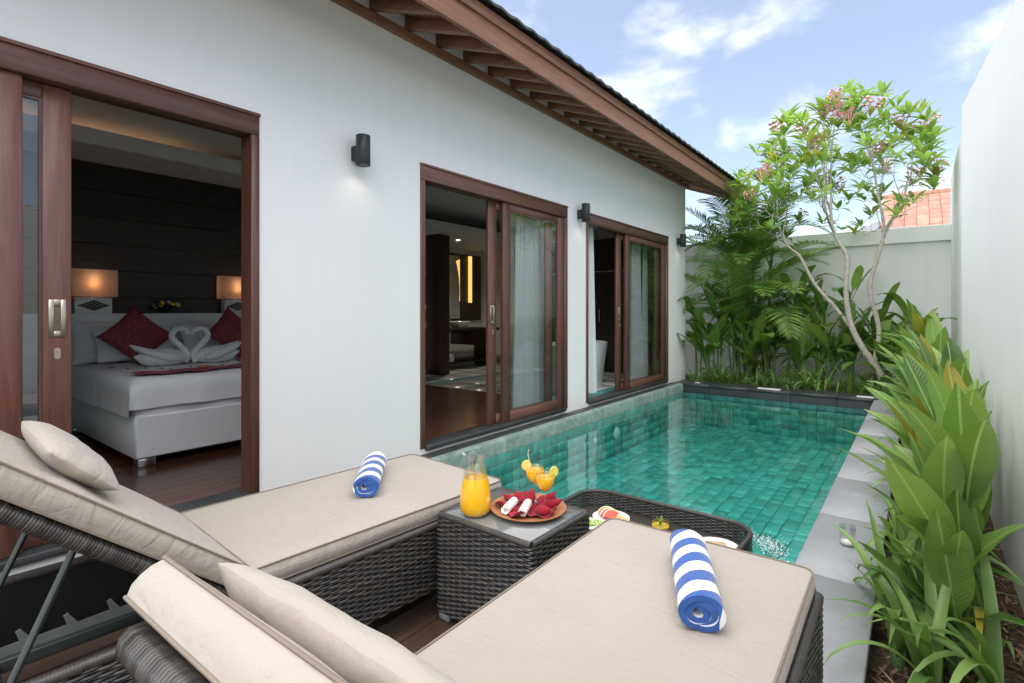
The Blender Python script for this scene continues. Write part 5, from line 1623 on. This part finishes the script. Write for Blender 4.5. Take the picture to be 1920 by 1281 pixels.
palm = thing('areca_palm', 'clumping palm with feathery fronds under the roof corner', 'palm', (-2.62, 10.86, SOIL_Z))
stems = []
for k in range(9):
    a = k * 2.4; q = .06 + .022 * k
    b0 = Vector((math.cos(a) * q, math.sin(a) * q * .8, -.03))
    h = (2.9, 1.5, 2.3, 1.2, 2.65, 1.8, 2.1, 1.35, 2.45)[k]
    top = b0 * 1.9 + Vector((0, 0, h))
    n_ = 12
    pts = [b0.lerp(top, i / n_) + Vector((.02 * math.sin(i), 0, 0)) for i in range(n_ + 1)]
    MB().tube(pts, [.028 if i % 3 else .032 for i in range(n_ + 1)], 8).obj('stem', STEM_BR if k % 3 == 0 else STEM_G, palm)
    stems.append((top, a))
for k in range(58):
    top, a0 = stems[k % 9]
    az = a0 + k * 2.399 + rnd.uniform(-.3, .3)
    # keep fronds out of the house: lean away from -x near the corner
    if math.cos(az) > .45: az = PI - az      # not into the garden wall
    o = mk('frond', rnd.choice(fronds), palm, top - Vector((0, 0, rnd.uniform(0, .35))))
    o.rotation_euler = (Matrix.Rotation(az, 3, 'Z') @ Matrix.Rotation(-R(rnd.uniform(8, 58)), 3, 'X')).to_euler()
    s_ = rnd.uniform(.8, 1.12); o.scale = (s_, s_, s_)
dm_ = frond_mesh('dry_frond', 1.5, 150, DRY, 26, .34, 9)
o = mk('dry_frond', dm_, palm, (-.15, -.45, 2.1), None, .95, label='withered grey brown frond drooping towards the house wall')
o.rotation_euler = (Matrix.Rotation(R(128), 3, 'Z') @ Matrix.Rotation(-R(16), 3, 'X')).to_euler()

# ------------------------------------------------------------------ frangipani
ft_ = thing('frangipani_tree', 'frangipani tree with grey forked branches and pink flowers', 'tree', (-.62, 10.05, SOIL_Z))
O = Vector((-.62, 10.05, SOIL_Z))
tips = []
r3 = random.Random(4)
_try = 0
while len(tips) < 180 and _try < 40000:
    _try += 1
    u, v = r3.uniform(-1, 1), r3.uniform(-1, 1)
    if u * u + v * v > 1: continue
    x = -1.10 + 1.58 * u; y = 10.0 + 1.15 * v
    if x > RW - .05: continue
    rr = math.sqrt(u * u + v * v)
    ztop = 4.80 - 1.35 * rr ** 2.2 + .30 * max(0, u)
    z = ztop - abs(r3.gauss(0, .62))
    z = max(z, 2.55 + .3 * r3.random())
    p = Vector((x, y, z))
    if any((p - q).length < .155 for q in tips): continue
    tips.append(p)
def kmeans(P_, k, r):
    c = r.sample(P_, k)
    for _ in range(12):
        g_ = [[] for _ in range(k)]
        for p in P_:
            g_[min(range(k), key=lambda i: (p - c[i]).length)].append(p)
        c = [sum(q, Vector()) / len(q) if q else c[i] for i, q in enumerate(g_)]
    return [q for q in g_ if q]
br = MB(); ends = []
def limb(p, d, P_, rad, depth):
    if len(P_) == 1:
        q = P_[0]
        v = q - p
        pts = bez(p, p + d * v.length * .35, q - Vector((0, 0, .22 * v.length)), q, 5)
        br.tube(pts, [rad * (1 - .45 * i / 5) for i in range(6)], 6)
        ends.append((q, (pts[-1] - pts[-2]).normalized()))
        return
    cen = sum(P_, Vector()) / len(P_)
    k = 2 if len(P_) < 6 or depth < 1 else r3.choice((2, 3, 3))
    low = min(q.z for q in P_)
    frac = .5 if depth < 2 else .42
    q = p.lerp(cen, frac)
    q.z = min(q.z, low - .10 - .1 * r3.random()) if low - .2 > p.z else q.z - .08
    v = q - p
    pts = bez(p, p + d * v.length * .4, q - v * .25 + Vector((0, 0, -.05)), q, 6)
    r1 = rad * (.80 if depth < 2 else .74)
    br.tube(pts, [rad + (r1 - rad) * i / 6 for i in range(7)], 8 if depth < 3 else 6)
    dd = (pts[-1] - pts[-2]).normalized()
    for G in kmeans(P_, min(k, len(P_)), r3):
        limb(q, dd, G, r1 * (.86 if len(G) > 2 else .72), depth + 1)
# two trunks rising from one leaning base
L_g = [p for p in tips if p.x < -.95]; R_g = [p for p in tips if p.x >= -.95]
base_pts = [O + Vector((.25, .05, -.05)), O + Vector((.18, .03, .35)), O + Vector((-.02, 0, .72))]
br.tube(crom(base_pts, 5), [.066 - .0015 * i for i in range(11)], 10)
t1 = crom([O + Vector((-.02, 0, .70)), O + Vector((-.22, -.02, 1.15)), O + Vector((-.30, 0, 1.7)), O + Vector((-.28, .03, 2.2))], 5)
br.tube(t1, [.050 - .0010 * i for i in range(len(t1))], 9)
t2 = crom([O + Vector((.08, .02, .55)), O + Vector((.14, .06, 1.1)), O + Vector((.02, .05, 1.75)), O + Vector((.12, .05, 2.25))], 5)
br.tube(t2, [.040 - .0008 * i for i in range(len(t2))], 9)
t3 = crom([O + Vector((-.20, -.02, 1.10)), O + Vector((-.45, .1, 1.45)), O + Vector((-.75, .1, 1.85)), O + Vector((-.95, .05, 2.3))], 5)
br.tube(t3, [.034 - .0006 * i for i in range(len(t3))], 8)
far_l = [p for p in L_g if p.x < -1.55]; mid_l = [p for p in L_g if p.x >= -1.55]
limb(t3[-1], (t3[-1] - t3[-2]).normalized(), far_l, .024, 1)
limb(t1[-1], (t1[-1] - t1[-2]).normalized(), mid_l, .034, 1)
limb(t2[-1], (t2[-1] - t2[-2]).normalized(), R_g, .030, 1)
br.v = [tuple(Vector(v) - O) for v in br.v]
br.obj('trunk', BARK, ft_, smooth=80, recalc=False)
fle = [leaf_mesh('leaf', .30, .082, LEAF_F, .16, d, .16, 7, 'broad', 3, 50 + i) for i, d in enumerate((20, 45, 70))]
fol = MB(); cnt = 0; leafs = []
for (q, d) in ends:
    nL = r3.randint(7, 12)
    for k in range(nL):
        az = k * 2.399 + r3.uniform(-.3, .3); tilt = R(r3.uniform(22, 80)); s_ = r3.uniform(.6, 1.1)
        base = q - d * r3.uniform(0, .06)
        ex = base.x - math.sin(az) * .27 * s_
        if ex > RW + .02: az = PI - az if math.sin(PI - az) > 0 else -az
        leafs.append((base, az, tilt, s_, r3.randrange(3)))
r3.shuffle(leafs)
leafs.sort(key=lambda e: e[0].y)
for i, (b, az, tilt, s_, k) in enumerate(leafs):
    Mx = Matrix.Rotation(az, 3, 'Z') @ Matrix.Rotation(-tilt, 3, 'X')
    if i < 290:
        o = mk('leaf', fle[k], ft_, b - O, Mx.to_euler(), s_)
    else:
        me = fle[k]
        fol.add([Mx @ (v.co * s_) + (b - O) for v in me.vertices], [tuple(p.vertices) for p in me.polygons])
fol.obj('foliage', LEAF_F, ft_, smooth=80, recalc=False, kind='stuff')
PINK = m_plain('pink_petal', (.86, .45, .43), .6, .2, 20, rnd=.15)
pm = MB()
for f_ in range(7):
    a0 = f_ * 2.4; c = Vector((math.cos(a0) * .05, math.sin(a0) * .05, .03 + .012 * f_))
    for k in range(5):
        a = a0 + k * 2 * PI / 5
        d = Vector((math.cos(a), math.sin(a), .55)).normalized(); s2 = Vector((-math.sin(a), math.cos(a), 0))
        pm.add([c, c + d * .028 + s2 * .016, c + d * .05, c + d * .028 - s2 * .016], [(0, 1, 2, 3)])
    pm.tube([Vector((0, 0, -.03)), c], .003, 4)
pmm = pm.mesh('flower_cluster', PINK, 80, recalc=False)
r3.shuffle(ends)
for (q, d) in ends[:28]:
    mk('flower_cluster', pmm, ft_, q - O + d * .08, (r3.uniform(-.5, .5), r3.uniform(-.5, .5), r3.random() * 6), r3.uniform(1.3, 1.9))

# mulch chips on the border soil near the camera
ch = MB(); rm = random.Random(2)
for k in range(2600):
    x = rm.uniform(-.13, RW - .02); y = rm.uniform(1.6, 4.2) if k < 1900 else rm.uniform(4.2, 9.4)
    a = rm.random() * PI; l_ = rm.uniform(.01, .035); w = rm.uniform(.002, .006)
    z = SOIL_Z + rm.uniform(.0, .02)
    c, s_ = math.cos(a), math.sin(a); tz_ = rm.uniform(-.4, .4) * l_
    ch.add([(x - c * l_ - s_ * w, y - s_ * l_ + c * w, z - tz_), (x - c * l_ + s_ * w, y - s_ * l_ - c * w, z - tz_ + .002), (x + c * l_ + s_ * w, y + s_ * l_ - c * w, z + tz_ + .004), (x + c * l_ - s_ * w, y + s_ * l_ + c * w, z + tz_ + .006)], [(0, 1, 2, 3)])
t = NT('mulch_chip')
gi = t.n('ShaderNodeNewGeometry')
_cc = t.ramp(gi.outputs['Random Per Island'], [(.0, (.03, .016, .010)), (.5, (.13, .075, .042)), (1, (.36, .25, .15))])
ch.obj('mulch', t.done(t.bsdf(_cc, .9)), None, smooth=0, recalc=False, kind='stuff', label='brown mulch chips on the border soil', category='mulch')
